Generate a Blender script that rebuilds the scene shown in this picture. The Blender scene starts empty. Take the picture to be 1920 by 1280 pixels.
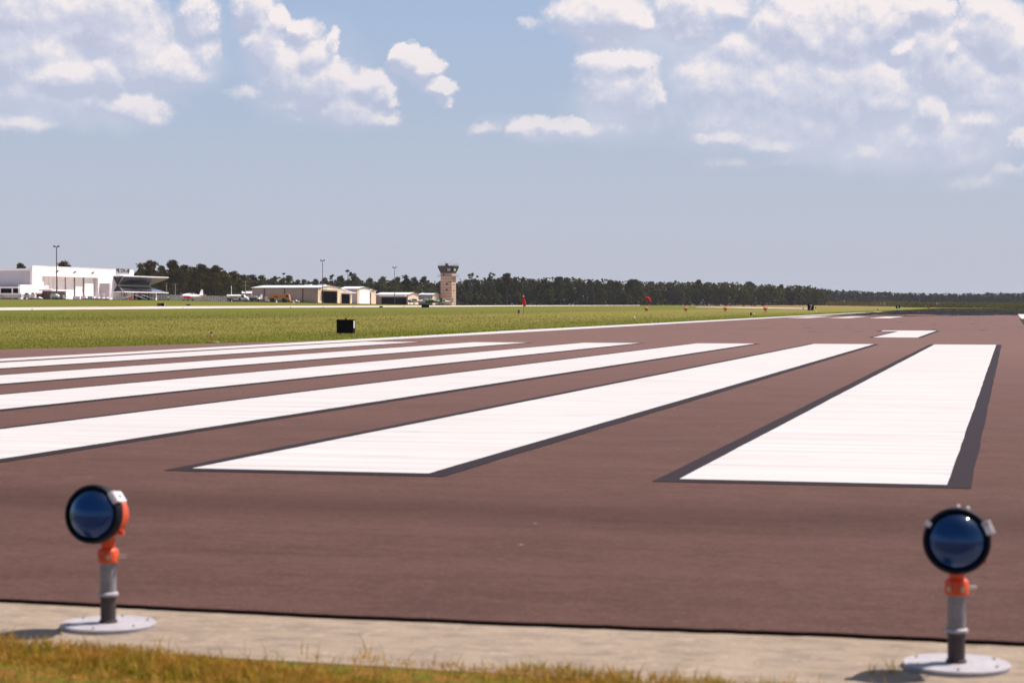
import bpy, math, random
import numpy as np
from math import sin, cos, tan, atan, atan2, radians, pi, sqrt
from mathutils import Vector, Matrix
random.seed(7); RNG = np.random.default_rng(7)
SC = bpy.context.scene
COL = SC.collection

# ---------------------------------------------------------------- camera
F = 3690.0            # focal length in photo pixels (photo is 1920 wide)
CH = 1.172            # camera height over the runway
PITCH = atan(69.0 / F)
cam_d = bpy.data.cameras.new("camera"); cam = bpy.data.objects.new("camera", cam_d); COL.objects.link(cam)
cam.location = (0, 0, CH); cam.rotation_euler = (pi / 2 - PITCH, 0, 0)
cam_d.sensor_width = 36; cam_d.lens = F / 1920 * 36; cam_d.clip_start = 0.1; cam_d.clip_end = 20000
cam_d.dof.use_dof = True; cam_d.dof.focus_distance = 75; cam_d.dof.aperture_fstop = 5.2
SC.camera = cam
SC.view_settings.view_transform = 'Standard'; SC.view_settings.look = 'None'
SC.view_settings.exposure = 0.42; SC.view_settings.gamma = 1; SC.view_settings.use_curve_mapping = False

# ---------------------------------------------------------------- sun and sky
SUN = Vector((0.22, 0.09, 0.386)).normalized()
sd = bpy.data.lights.new("sun", 'SUN'); so = bpy.data.objects.new("sun", sd); COL.objects.link(so)
sd.energy = 4.9; sd.angle = radians(0.5); sd.color = (1.0, 0.925, 0.87)
so.location = SUN * 60; so.rotation_euler = (-SUN).to_track_quat('-Z', 'Y').to_euler()
W = bpy.data.worlds.new("World"); SC.world = W; W.use_nodes = True
W.cycles.sampling_method = 'MANUAL'; W.cycles.sample_map_resolution = 512

def N(nt, typ, **kw):
    n = nt.nodes.new(typ)
    for k, v in kw.items():
        setattr(n, k, v)
    return n
def math_(nt, op, a, b=None, c=None, clamp=False):
    n = N(nt, 'ShaderNodeMath', operation=op, use_clamp=clamp)
    for i, v in enumerate((a, b, c)):
        if v is None: continue
        if isinstance(v, (int, float)): n.inputs[i].default_value = v
        else: nt.links.new(v, n.inputs[i])
    return n.outputs[0]
def vmath(nt, op, a, b=None, c=None, out=0):
    n = N(nt, 'ShaderNodeVectorMath', operation=op)
    for i, v in enumerate((a, b, c)):
        if v is None: continue
        if isinstance(v, (tuple, list)): n.inputs[i].default_value = v
        else: nt.links.new(v, n.inputs[i])
    return n.outputs[out]
def noise_(nt, vec, scale, detail=4, rough=0.5, dist=0.0, out='Fac'):
    n = N(nt, 'ShaderNodeTexNoise'); n.inputs['Scale'].default_value = scale
    n.inputs['Detail'].default_value = detail; n.inputs['Roughness'].default_value = rough
    n.inputs['Distortion'].default_value = dist
    if vec is not None: nt.links.new(vec, n.inputs['Vector'])
    return n.outputs[out]
def ramp_(nt, fac, stops):
    n = N(nt, 'ShaderNodeValToRGB'); cr = n.color_ramp
    while len(cr.elements) < len(stops): cr.elements.new(0.5)
    for e, (p, c) in zip(cr.elements, stops):
        e.position = p
        if isinstance(c, (int, float)): c = (c, c, c)
        e.color = (*c, 1)
    if fac is not None: nt.links.new(fac, n.inputs[0])
    return n.outputs[0]
def mix_(nt, fac, a, b, blend='MIX'):
    n = N(nt, 'ShaderNodeMix', data_type='RGBA', blend_type=blend)
    for i, v in ((0, fac), (6, a), (7, b)):
        if isinstance(v, (int, float)): n.inputs[i].default_value = v
        elif isinstance(v, (tuple, list)): n.inputs[i].default_value = (*v[:3], 1)
        else: nt.links.new(v, n.inputs[i])
    return n.outputs[2]
def mapr(nt, v, a, b, c=0.0, d=1.0, smooth=False):
    n = N(nt, 'ShaderNodeMapRange', clamp=True)
    if smooth: n.interpolation_type = 'SMOOTHSTEP'
    nt.links.new(v, n.inputs[0])
    for i, x in enumerate((a, b, c, d)): n.inputs[i + 1].default_value = x
    return n.outputs[0]

# clouds: (px, py, rx, ry, strength) as directions in the sky
CL = [(775, 118, 40, 30, 1.5), (-500, 40, 260, 90, 1.1), (-900, 120, 300, 70, 1.0), (2500, 90, 300, 110, 1.1), (3000, 160, 320, 80, 1.0), (300, -260, 420, 150, 1.0), (1500, -300, 500, 170, 1.1), (-300, -420, 300, 120, .9), (2500, -350, 420, 160, 1.0), (60, 20, 150, 60, .9), (190, 35, 110, 62, 1.0), (250, 75, 70, 45, .9), (60, 95, 130, 55, .75), (130, 142, 75, 34, 1.15), (205, 138, 42, 38, 1.1),
      (280, 120, 90, 45, .95), (340, 140, 60, 26, .8), (240, 200, 50, 26, .95), (275, 213, 42, 20, .9), (130, 175, 150, 42, .55), (45, 232, 60, 16, .6),
      (375, 35, 32, 46, .95), (388, 100, 26, 40, .6), (372, 12, 22, 18, 1.0), (480, 20, 36, 50, 1.0), (500, 85, 38, 55, 1.1), (520, 45, 26, 26, 1.0), (565, 60, 30, 24, .9),
      (540, 130, 50, 50, 1.15), (620, 80, 13, 22, .7), (622, 112, 14, 16, .7), (590, 110, 36, 34, 1.0), (610, 160, 70, 44, 1.2), (690, 160, 42, 30, 1.2), (650, 205, 70, 36, .9),
      (715, 180, 30, 26, 1.1), (700, 225, 44, 18, .8), (545, 190, 40, 18, .5), (470, 172, 34, 12, .4), (545, 222, 16, 7, .3), (764, 106, 34, 26, 1.6), (796, 136, 36, 26, 1.8), (825, 164, 30, 18, 1.6), (836, 188, 10, 14, .7),
      (905, 242, 26, 12, .5), (985, 240, 34, 16, .85), (1050, 243, 66, 18, .8), (1085, 232, 26, 12, .8), (995, 45, 26, 7, .35), (1125, 30, 85, 40, 1.0), (1170, 35, 52, 26, 1.1), (1130, 70, 60, 16, .6),
      (1150, 118, 66, 28, 1.15), (1190, 118, 34, 22, 1.1), (1165, 165, 60, 46, .95), (1135, 140, 44, 36, .9), (1190, 150, 34, 44, .8), (1205, 195, 36, 34, 1.0), (1180, 235, 50, 18, .5),
      (1295, 25, 66, 42, .9), (1350, 15, 50, 30, .8), (1290, 65, 36, 18, .6), (1480, 45, 70, 60, 1.1), (1580, 60, 90, 72, 1.2), (1650, 40, 70, 48, 1.1), (1690, 88, 24, 20, 1.1), (1740, 20, 40, 30, .9),
      (1400, 100, 60, 36, .75), (1360, 150, 90, 45, .7), (1450, 160, 140, 60, .75), (1600, 170, 120, 60, .95), (1650, 195, 55, 32, 1.1), (1500, 220, 190, 55, .55), (1360, 258, 60, 16, .75), (1450, 268, 90, 14, .6),
      (1760, 100, 60, 60, 1.0), (1790, 85, 24, 14, 1.2), (1850, 50, 60, 60, 1.2), (1895, 90, 60, 55, 1.2), (1800, 130, 60, 50, .9), (1870, 165, 90, 46, .8), (1740, 215, 34, 36, 1.15), (1745, 255, 90, 48, .6),
      (1790, 290, 66, 30, .45), (1830, 225, 60, 18, .6), (1915, 262, 18, 24, 1.0), (1640, 285, 60, 12, .5), (1368, 308, 44, 14, .4), (1480, 300, 40, 9, .3), (1830, 345, 60, 18, .35), (1900, 320, 40, 18, .4)]
# wide thin veils of cloud that the heads rise from
VEIL = [(1480, 130, 330, 150, 1.0), (1740, 170, 260, 170, 1.1), (1250, 90, 170, 110, .7), (1560, 240, 330, 80, .8), (1160, 190, 120, 90, .7), (130, 90, 260, 120, 1.0), (90, 190, 220, 60, .7), (330, 110, 130, 70, .6), (580, 130, 150, 100, .5), (380, 60, 60, 80, .5), (1030, 245, 150, 26, .5)]
def build_world():
    nt = W.node_tree; nt.nodes.clear()
    g = bpy.data.node_groups.new("cloud_density", 'ShaderNodeTree')
    g.interface.new_socket("Vector", in_out='INPUT', socket_type='NodeSocketVector')
    g.interface.new_socket("Density", in_out='OUTPUT', socket_type='NodeSocketFloat')
    gi = N(g, 'NodeGroupInput'); go = N(g, 'NodeGroupOutput')
    p0 = gi.outputs[0]                      # units: 100 photo pixels
    n1 = noise_(g, p0, 1.6, 5, .6, 0, 'Color')
    w1 = vmath(g, 'MULTIPLY', vmath(g, 'SUBTRACT', n1, (.5, .5, .5)), (.62, .5, 0))
    n2 = noise_(g, p0, 7.0, 3, .6, 0, 'Color')
    w2 = vmath(g, 'MULTIPLY', vmath(g, 'SUBTRACT', n2, (.5, .5, .5)), (.10, .10, 0))
    p = vmath(g, 'ADD', vmath(g, 'ADD', p0, w1), w2)
    acc = None
    for (cx, cy, rx, ry, a) in CL:
        az = atan((cx - 960) / F); el = atan((571 - cy) / F * cos(az))
        X = az * F / 100; Y = el * F / 100
        rx *= 1.12; ry *= 1.12
        q = vmath(g, 'MULTIPLY_ADD', p, (100 / rx, 100 / ry, 0), (-X * 100 / rx, -Y * 100 / ry, 0))
        ln = vmath(g, 'DOT_PRODUCT', q, q, out=1)
        v = math_(g, 'MULTIPLY_ADD', ln, -a, a - max(0, .85 - a) * .6)
        acc = v if acc is None else math_(g, 'SMOOTH_MAX', acc, v, .35)
    fb = noise_(g, p0, 1.9, 9, .62)
    d = math_(g, 'MULTIPLY_ADD', fb, 1.35, -.53)
    d = math_(g, 'ADD', math_(g, 'MAXIMUM', acc, -1.5), d)
    g.links.new(d, go.inputs[0])
    tc = N(nt, 'ShaderNodeTexCoord'); sp = N(nt, 'ShaderNodeSeparateXYZ'); nt.links.new(tc.outputs['Generated'], sp.inputs[0])
    az = math_(nt, 'ARCTAN2', sp.outputs[0], sp.outputs[1]); el = math_(nt, 'ARCSINE', sp.outputs[2])
    cx = N(nt, 'ShaderNodeCombineXYZ')
    nt.links.new(math_(nt, 'MULTIPLY', az, F / 100), cx.inputs[0]); nt.links.new(math_(nt, 'MULTIPLY', el, F / 100), cx.inputs[1])
    P = cx.outputs[0]
    def dens(v):
        n = N(nt, 'ShaderNodeGroup'); n.node_tree = g; nt.links.new(v, n.inputs[0]); return n.outputs[0]
    d0 = dens(P); d1 = dens(vmath(nt, 'ADD', P, (.06, .20, 0)))
    sh = math_(nt, 'MULTIPLY_ADD', math_(nt, 'SUBTRACT', d0, d1), 1.15, .42)
    sh2 = math_(nt, 'MULTIPLY_ADD', noise_(nt, P, 1.0, 5, .5), 1.1, -.53)
    shade = math_(nt, 'ADD', sh, sh2, clamp=True)
    hard = mapr(nt, d0, -.30, .62, 0, 1, True); soft = mapr(nt, d0, -.70, .85, 0, .95, True)
    kk = mapr(nt, sh, .35, .75, 0, 1, True)
    alpha = math_(nt, 'ADD', math_(nt, 'MULTIPLY', hard, kk), math_(nt, 'MULTIPLY', soft, math_(nt, 'SUBTRACT', 1.0, kk)))
    alpha = math_(nt, 'MULTIPLY', alpha, mapr(nt, el, .045, .135, .38, .97))
    ccol = ramp_(nt, shade, [(0, (.48, .51, .65)), (.42, (.60, .615, .725)), (.72, (.74, .71, .76)), (1, (.87, .80, .80))])
    sky = N(nt, 'ShaderNodeTexSky', sky_type='NISHITA'); sky.sun_disc = False
    sky.sun_elevation = math.asin(SUN.z); sky.sun_rotation = atan2(SUN.x, SUN.y)
    sky.air_density = 1.0; sky.dust_density = 1.5; sky.ozone_density = 1.5
    sk = mix_(nt, 1.0, sky.outputs[0], (.1, .1, .1), 'MULTIPLY')
    # thin summer haze veil over the physical sky, thickest at the horizon
    hz = ramp_(nt, mapr(nt, el, 0, .16), [(0, (.495, .505, .59)), (.35, (.458, .508, .615)), (.65, (.405, .485, .635)), (1, (.355, .465, .66))])
    veil = mapr(nt, el, .155, .34, .94, .0, True)
    sk = mix_(nt, veil, sk, hz)
    wv = vmath(nt, 'ADD', P, vmath(nt, 'MULTIPLY', vmath(nt, 'SUBTRACT', noise_(nt, P, .7, 4, .55, 0, 'Color'), (.5, .5, .5)), (1.6, 1.0, 0)))
    va = None
    for (cx_, cy_, rx, ry, a) in VEIL:
        az_ = atan((cx_ - 960) / F); el_ = atan((571 - cy_) / F * cos(az_))
        q = vmath(nt, 'MULTIPLY_ADD', wv, (100 / rx, 100 / ry, 0), (-az_ * F / rx, -el_ * F / ry, 0))
        v_ = math_(nt, 'MULTIPLY_ADD', vmath(nt, 'DOT_PRODUCT', q, q, out=1), -a, a)
        va = v_ if va is None else math_(nt, 'SMOOTH_MAX', va, v_, .3)
    vn = mapr(nt, noise_(nt, P, .9, 5, .55), .3, .7, .55, 1.0)
    valpha = math_(nt, 'MULTIPLY', mapr(nt, va, -.15, 1.0, 0, .80, True), vn)
    sk = mix_(nt, valpha, sk, ramp_(nt, noise_(nt, P, .6, 3, .5), [(.35, (.58, .61, .73)), (.65, (.68, .685, .77))]))
    tot = mix_(nt, alpha, sk, ccol)
    bg = N(nt, 'ShaderNodeBackground'); nt.links.new(tot, bg.inputs[0]); bg.inputs[1].default_value = 0.80
    out = N(nt, 'ShaderNodeOutputWorld'); nt.links.new(bg.outputs[0], out.inputs[0])
build_world()

# ---------------------------------------------------------------- geometry helpers
TH = atan((1894 - 960) / F)                       # runway direction, clockwise from straight ahead
Rv = Vector((sin(TH), cos(TH), 0)); Tv = Vector((cos(TH), -sin(TH), 0))
def rw(s, q, z=0.0): return Rv * s + Tv * q + Vector((0, 0, z))
def at(px, py, Y):
    xx = (px - 960) / F; yy = (640 - py) / F
    d = Vector((xx, cos(PITCH) + yy * sin(PITCH), yy * cos(PITCH) - sin(PITCH)))
    t = Y / d.y
    return Vector((0, 0, CH)) + d * t
def gp(px, py, z=0.0):
    d = at(px, py, 1.0) - Vector((0, 0, CH)); t = (z - CH) / d.z
    return Vector((0, 0, CH)) + d * t
def zp(py, Y): return at(960, py, Y).z
def along(p0, ang, px):                            # distance along direction ang where the picture column px is met
    u = (px - 960) / F / (cos(PITCH))
    return (p0.y * u - p0.x) / (sin(ang) - u * cos(ang))

TCOL = [-400, 0, 200, 300, 560, 850, 1200, 1540, 1920, 2400]
TY = [[330, 360, 400, 460, 520, 1000, 1500, 2500], [385, 420, 460, 500, 545, 1000, 1500, 2500], [432, 470, 505, 525, 552, 1000, 1500, 2500], [455, 495, 540, 600, 660, 1000, 1500, 2500],
      [545, 595, 640, 690, 740, 1000, 1500, 2500], [690, 755, 790, 830, 870, 1000, 1500, 2500], [1000, 1090, 1150, 1200, 1250, 1300, 1500, 2500],
      [620, 640, 800, 1000, 1200, 1500, 1800, 2500], [620, 640, 800, 1000, 1200, 1500, 1800, 2500], [620, 640, 800, 1000, 1200, 1500, 1800, 2500]]
TP = [[584.1, 578.5, 576.5, 566, 560, 562, 565, 569], [582.2, 577.2, 575.5, 567, 560.3, 562, 565, 569], [580.3, 575.6, 574.2, 568, 561.6, 563.3, 566.5, 569.5], [579.3, 574.6, 573.5, 567, 562.5, 564, 567, 570],
      [577, 573.5, 572, 569.5, 567.2, 568.5, 570, 571], [575.3, 572.9, 572.4, 572.1, 571.9, 572, 572, 571.5], [573, 572.2, 572, 572, 572, 572, 572, 571.5],
      [578, 577.8, 576.2, 574.5, 573.2, 572.3, 572.3, 572], [578, 577.9, 577.9, 577.9, 577.9, 577.9, 577.5, 577], [578, 577.9, 577.9, 577.9, 577.9, 577.9, 577.5, 577]]
TYa = np.array(TY, float); TZa = np.array([[CH - (p - 571) / F * y for p, y in zip(a, b)] for a, b in zip(TP, TY)])
TYa = np.hstack([np.full((10, 1), 150.), TYa, np.full((10, 1), 6000.)]); TZa = np.hstack([np.zeros((10, 1)), TZa, TZa[:, -1:]])
def H(x, y):
    """terrain height (vectorised)"""
    x = np.atleast_1d(np.asarray(x, float)); y = np.atleast_1d(np.asarray(y, float))
    az = np.arctan2(x, y); r = np.hypot(x, y)
    azc = np.clip(az, -.75, .75); px = 960 + F * np.tan(azc)
    Y = r * np.cos(azc)
    j = np.clip(np.searchsorted(TCOL, px) - 1, 0, 8); c = np.array(TCOL, float)
    f = np.clip((px - c[j]) / (c[j + 1] - c[j]), 0, 1)
    yk = TYa[j] * (1 - f[:, None]) + TYa[j + 1] * f[:, None]; zk = TZa[j] * (1 - f[:, None]) + TZa[j + 1] * f[:, None]
    out = np.zeros(len(x))
    for k in range(yk.shape[1] - 1):
        m = (Y >= yk[:, k]) & (Y < yk[:, k + 1])
        t = (Y - yk[:, k]) / (yk[:, k + 1] - yk[:, k])
        out = np.where(m, zk[:, k] * (1 - t) + zk[:, k + 1] * t, out)
    out = np.where(Y >= 6000, zk[:, -1], out)
    q = x * Tv.x + y * Tv.y
    w = np.clip((-27 - q) / 30, 0, 1); w = w * w * (3 - 2 * w)
    w = np.where(Y < 560, w, np.clip(w + (Y - 560) / 60, 0, 1))
    fade = np.clip((1.9 - np.abs(az)) / .6, 0, 1)
    return out * w * fade
def h1(x, y): return float(H(x, y)[0])
def on(px, Y, dz=0.0):
    p = at(px, 571, Y); return Vector((p.x, p.y, h1(p.x, p.y) + dz))

class MB:
    def __init__(s): s.v = []; s.f = []
    def add(s, vs, fs):
        o = len(s.v); s.v += [tuple(v) for v in vs]; s.f += [tuple(i + o for i in f) for f in fs]; return s
    def box(s, x0, x1, y0, y1, z0, z1):
        return s.add([(x0, y0, z0), (x1, y0, z0), (x1, y1, z0), (x0, y1, z0), (x0, y0, z1), (x1, y0, z1), (x1, y1, z1), (x0, y1, z1)],
                     [(0, 3, 2, 1), (4, 5, 6, 7), (0, 1, 5, 4), (1, 2, 6, 5), (2, 3, 7, 6), (3, 0, 4, 7)])
    def obox(s, c, hx, hy, hz):
        """oriented box from centre and three half-axis vectors"""
        c = Vector(c); vs = []
        for k in range(8):
            vs.append(c + (hx if k & 1 else -hx) + (hy if k & 2 else -hy) + (hz if k & 4 else -hz))
        return s.add(vs, [(0, 2, 3, 1), (4, 5, 7, 6), (0, 1, 5, 4), (1, 3, 7, 5), (3, 2, 6, 7), (2, 0, 4, 6)])
    def bar(s, a, b, w, h=None):
        a = Vector(a); b = Vector(b); d = (b - a); L = d.length; d.normalize(); h = h or w
        up = Vector((0, 0, 1)) if abs(d.z) < .95 else Vector((0, 1, 0))
        sd_ = d.cross(up).normalized(); u2 = sd_.cross(d)
        return s.obox((a + b) / 2, d * L / 2, sd_ * w / 2, u2 * h / 2)
    def tube(s, a, b, r0, r1=None, n=12, caps=True):
        a = Vector(a); b = Vector(b); r1 = r0 if r1 is None else r1
        d = (b - a).normalized(); up = Vector((0, 0, 1)) if abs(d.z) < .9 else Vector((1, 0, 0))
        u = d.cross(up).normalized(); v = d.cross(u); vs = []
        for p, r in ((a, r0), (b, r1)):
            for i in range(n):
                t = 2 * pi * i / n; vs.append(p + (u * cos(t) + v * sin(t)) * r)
        fs = [(i, (i + 1) % n, n + (i + 1) % n, n + i) for i in range(n)]
        if caps: fs += [tuple(range(n - 1, -1, -1)), tuple(range(n, 2 * n))]
        return s.add(vs, fs)
    def lathe(s, o, axis, prof, n=32, sx=1.0):
        """prof: (distance along axis, radius)"""
        o = Vector(o); d = Vector(axis).normalized(); up = Vector((0, 0, 1)) if abs(d.z) < .9 else Vector((1, 0, 0))
        u = d.cross(up).normalized(); v = u.cross(d); vs = []
        for a, r in prof:
            for i in range(n):
                t = 2 * pi * i / n; vs.append(o + d * a + (u * cos(t) * sx + v * sin(t)) * r)
        fs = []
        for k in range(len(prof) - 1):
            for i in range(n):
                j = (i + 1) % n; fs.append((k * n + i, k * n + j, (k + 1) * n + j, (k + 1) * n + i))
        if prof[0][1] > 1e-4: fs.append(tuple(range(n - 1, -1, -1)))
        if prof[-1][1] > 1e-4: fs.append(tuple((len(prof) - 1) * n + i for i in range(n)))
        return s.add(vs, fs)
    def prism(s, poly, axis, a0, a1):
        """extrude a 2D polygon; axis 'x': poly=(y,z); 'y': (x,z); 'z': (x,y)"""
        n = len(poly); vs = []
        for a in (a0, a1):
            for (p, q) in poly:
                vs.append({'x': (a, p, q), 'y': (p, a, q), 'z': (p, q, a)}[axis])
        return s.add(vs, [tuple(range(n)), tuple(range(2 * n - 1, n - 1, -1))] + [(i, (i + 1) % n + 0, n + (i + 1) % n, n + i) for i in range(n)])
    def build(s, name, mat, parent=None, smooth=False, loc=None, bevel=0):
        me = bpy.data.meshes.new(name); me.from_pydata(s.v, [], s.f)
        import bmesh
        bm = bmesh.new(); bm.from_mesh(me); bmesh.ops.recalc_face_normals(bm, faces=bm.faces)
        if bevel:
            bmesh.ops.bevel(bm, geom=[e for e in bm.edges if e.calc_face_angle(0) > .6], offset=bevel, segments=2, affect='EDGES', clamp_overlap=True)
        bm.to_mesh(me); bm.free()
        me.materials.append(mat)
        if smooth:
            for p in me.polygons: p.use_smooth = True
            me.set_sharp_from_angle(angle=radians(38))
        o = bpy.data.objects.new(name, me); COL.objects.link(o)
        if parent is not None: o.parent = parent
        if loc is not None: o.location = loc
        return o
def build_each(mb, name, mat, parent=None, **kw):
    """one object for each separate piece"""
    n = len(mb.v); par = list(range(n))
    def find(a):
        while par[a] != a: par[a] = par[par[a]]; a = par[a]
        return a
    for f in mb.f:
        for i in f[1:]: par[find(i)] = find(f[0])
    gr = {}
    for f in mb.f: gr.setdefault(find(f[0]), []).append(f)
    out = []
    for fs in gr.values():
        ids = sorted({i for f in fs for i in f}); mp = {i: k for k, i in enumerate(ids)}
        q = MB(); q.v = [mb.v[i] for i in ids]; q.f = [tuple(mp[i] for i in f) for f in fs]
        out.append(q.build(name, mat, parent, **kw))
    return out
def sheet(name, pts, mat, parent=None, z=None):
    vs = [tuple((p[0], p[1], p[2] if z is None else z)) for p in pts]
    me = bpy.data.meshes.new(name); me.from_pydata(vs, [], [tuple(range(len(vs)))])
    if me.polygons[0].normal.z < 0: me.flip_normals()
    me.materials.append(mat); o = bpy.data.objects.new(name, me); COL.objects.link(o)
    if parent is not None: o.parent = parent
    return o
def fastmesh(name, V, Fq, mat, parent=None, smooth=False):
    me = bpy.data.meshes.new(name); nf, k = Fq.shape
    me.vertices.add(len(V)); me.vertices.foreach_set('co', V.astype(np.float32).ravel())
    me.loops.add(nf * k); me.loops.foreach_set('vertex_index', Fq.astype(np.int32).ravel())
    me.polygons.add(nf); me.polygons.foreach_set('loop_start', np.arange(0, nf * k, k, dtype=np.int32)); me.polygons.foreach_set('loop_total', np.full(nf, k, np.int32))
    if smooth: me.polygons.foreach_set('use_smooth', np.ones(nf, bool))
    me.update(); me.materials.append(mat)
    o = bpy.data.objects.new(name, me); COL.objects.link(o)
    if parent is not None: o.parent = parent
    return o
def tag(o, label=None, cat=None, group=None, kind=None):
    if label: o['label'] = label
    if cat: o['category'] = cat
    if group: o['group'] = group
    if kind: o['kind'] = kind
    return o
def thing(name, label, cat, loc=(0, 0, 0), rz=0.0, group=None):
    o = bpy.data.objects.new(name, None); COL.objects.link(o); o.location = loc; o.rotation_euler = (0, 0, rz)
    o.empty_display_size = .5
    return tag(o, label, cat, group)
def copy_tree(o, parent=None):
    c = o.copy(); COL.objects.link(c); c.parent = parent
    for ch in list(KIDS.get(o.name, ())) or [k for k in bpy.data.objects if k.parent == o]: copy_tree(ch, c)
    return c
KIDS = {}
def text_part(name, txt, size, mat, parent, loc, rot, extrude=0.01, sx=1.0):
    cu = bpy.data.curves.new(name, 'FONT'); cu.body = txt; cu.size = size; cu.extrude = extrude; cu.align_x = 'CENTER'; cu.align_y = 'CENTER'
    t = bpy.data.objects.new(name + "_tmp", cu); COL.objects.link(t)
    bpy.context.view_layer.update()
    me = bpy.data.meshes.new_from_object(t.evaluated_get(bpy.context.evaluated_depsgraph_get()))
    bpy.data.objects.remove(t); me.name = name; me.materials.clear(); me.materials.append(mat)
    me.transform(Matrix.Diagonal((sx, 1, 1, 1)))
    o = bpy.data.objects.new(name, me); COL.objects.link(o); o.parent = parent; o.location = loc; o.rotation_euler = rot
    return o

# ---------------------------------------------------------------- materials
MATS = {}
def base_mat(name):
    m = bpy.data.materials.new(name); m.use_nodes = True; nt = m.node_tree
    return m, nt, nt.nodes['Principled BSDF']
def M(name, col=None, rough=.6, metal=0.0, var=.12, scale=3.0, bump=0.0, bscale=30.0, bdist=.01, spec=.5, coat=0.0, stain=None):
    if name in MATS: return MATS[name]
    m, nt, b = base_mat(name)
    tc = N(nt, 'ShaderNodeTexCoord').outputs['Object']
    n = noise_(nt, tc, scale, 5, .6)
    a = tuple(c * (1 - var) for c in col); c2 = tuple(min(1, c * (1 + var)) for c in col)
    cc = mix_(nt, mapr(nt, n, .3, .7), a, c2)
    if stain: cc = mix_(nt, mapr(nt, noise_(nt, tc, scale * 2.3, 6, .7), .56, .72), cc, stain)
    nt.links.new(cc, b.inputs['Base Color'])
    b.inputs['Roughness'].default_value = rough; b.inputs['Metallic'].default_value = metal
    b.inputs['Specular IOR Level'].default_value = spec; b.inputs['Coat Weight'].default_value = coat
    if bump:
        bn = N(nt, 'ShaderNodeBump'); bn.inputs['Strength'].default_value = bump; bn.inputs['Distance'].default_value = bdist
        nt.links.new(noise_(nt, tc, bscale, 4, .6), bn.inputs['Height']); nt.links.new(bn.outputs[0], b.inputs['Normal'])
    MATS[name] = m; return m
def rot_coords(nt):
    """world coordinates turned into runway axes: x across, y along"""
    g = N(nt, 'ShaderNodeNewGeometry'); mp = N(nt, 'ShaderNodeMapping', vector_type='POINT')
    mp.inputs['Rotation'].default_value = (0, 0, TH); nt.links.new(g.outputs['Position'], mp.inputs[0])
    return mp.outputs[0], g
def scaled(nt, v, s): return vmath(nt, 'MULTIPLY', v, s)
def add_mirage(nt, surf, geo, v, lo, hi):
    """hot-air mirage: at grazing incidence the hot layer over the runway mirrors what lies beyond"""
    dp = vmath(nt, 'DOT_PRODUCT', geo.outputs['Normal'], geo.outputs['Incoming'], out=1)
    nz = noise_(nt, scaled(nt, v, (.14, .035, 1)), 1, 5, .65)
    k = math_(nt, 'ADD', math_(nt, 'ABSOLUTE', dp), math_(nt, 'MULTIPLY_ADD', nz, .0052, -.0026))
    fac = mapr(nt, k, lo, hi, 1, 0)
    gl = N(nt, 'ShaderNodeBsdfGlossy'); gl.inputs['Roughness'].default_value = 0.0; gl.inputs['Color'].default_value = (.93, .93, .97, 1)
    mx = N(nt, 'ShaderNodeMixShader'); nt.links.new(fac, mx.inputs[0]); nt.links.new(surf, mx.inputs[1]); nt.links.new(gl.outputs[0], mx.inputs[2])
    nt.links.new(mx.outputs[0], nt.nodes['Material Output'].inputs[0])
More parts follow.
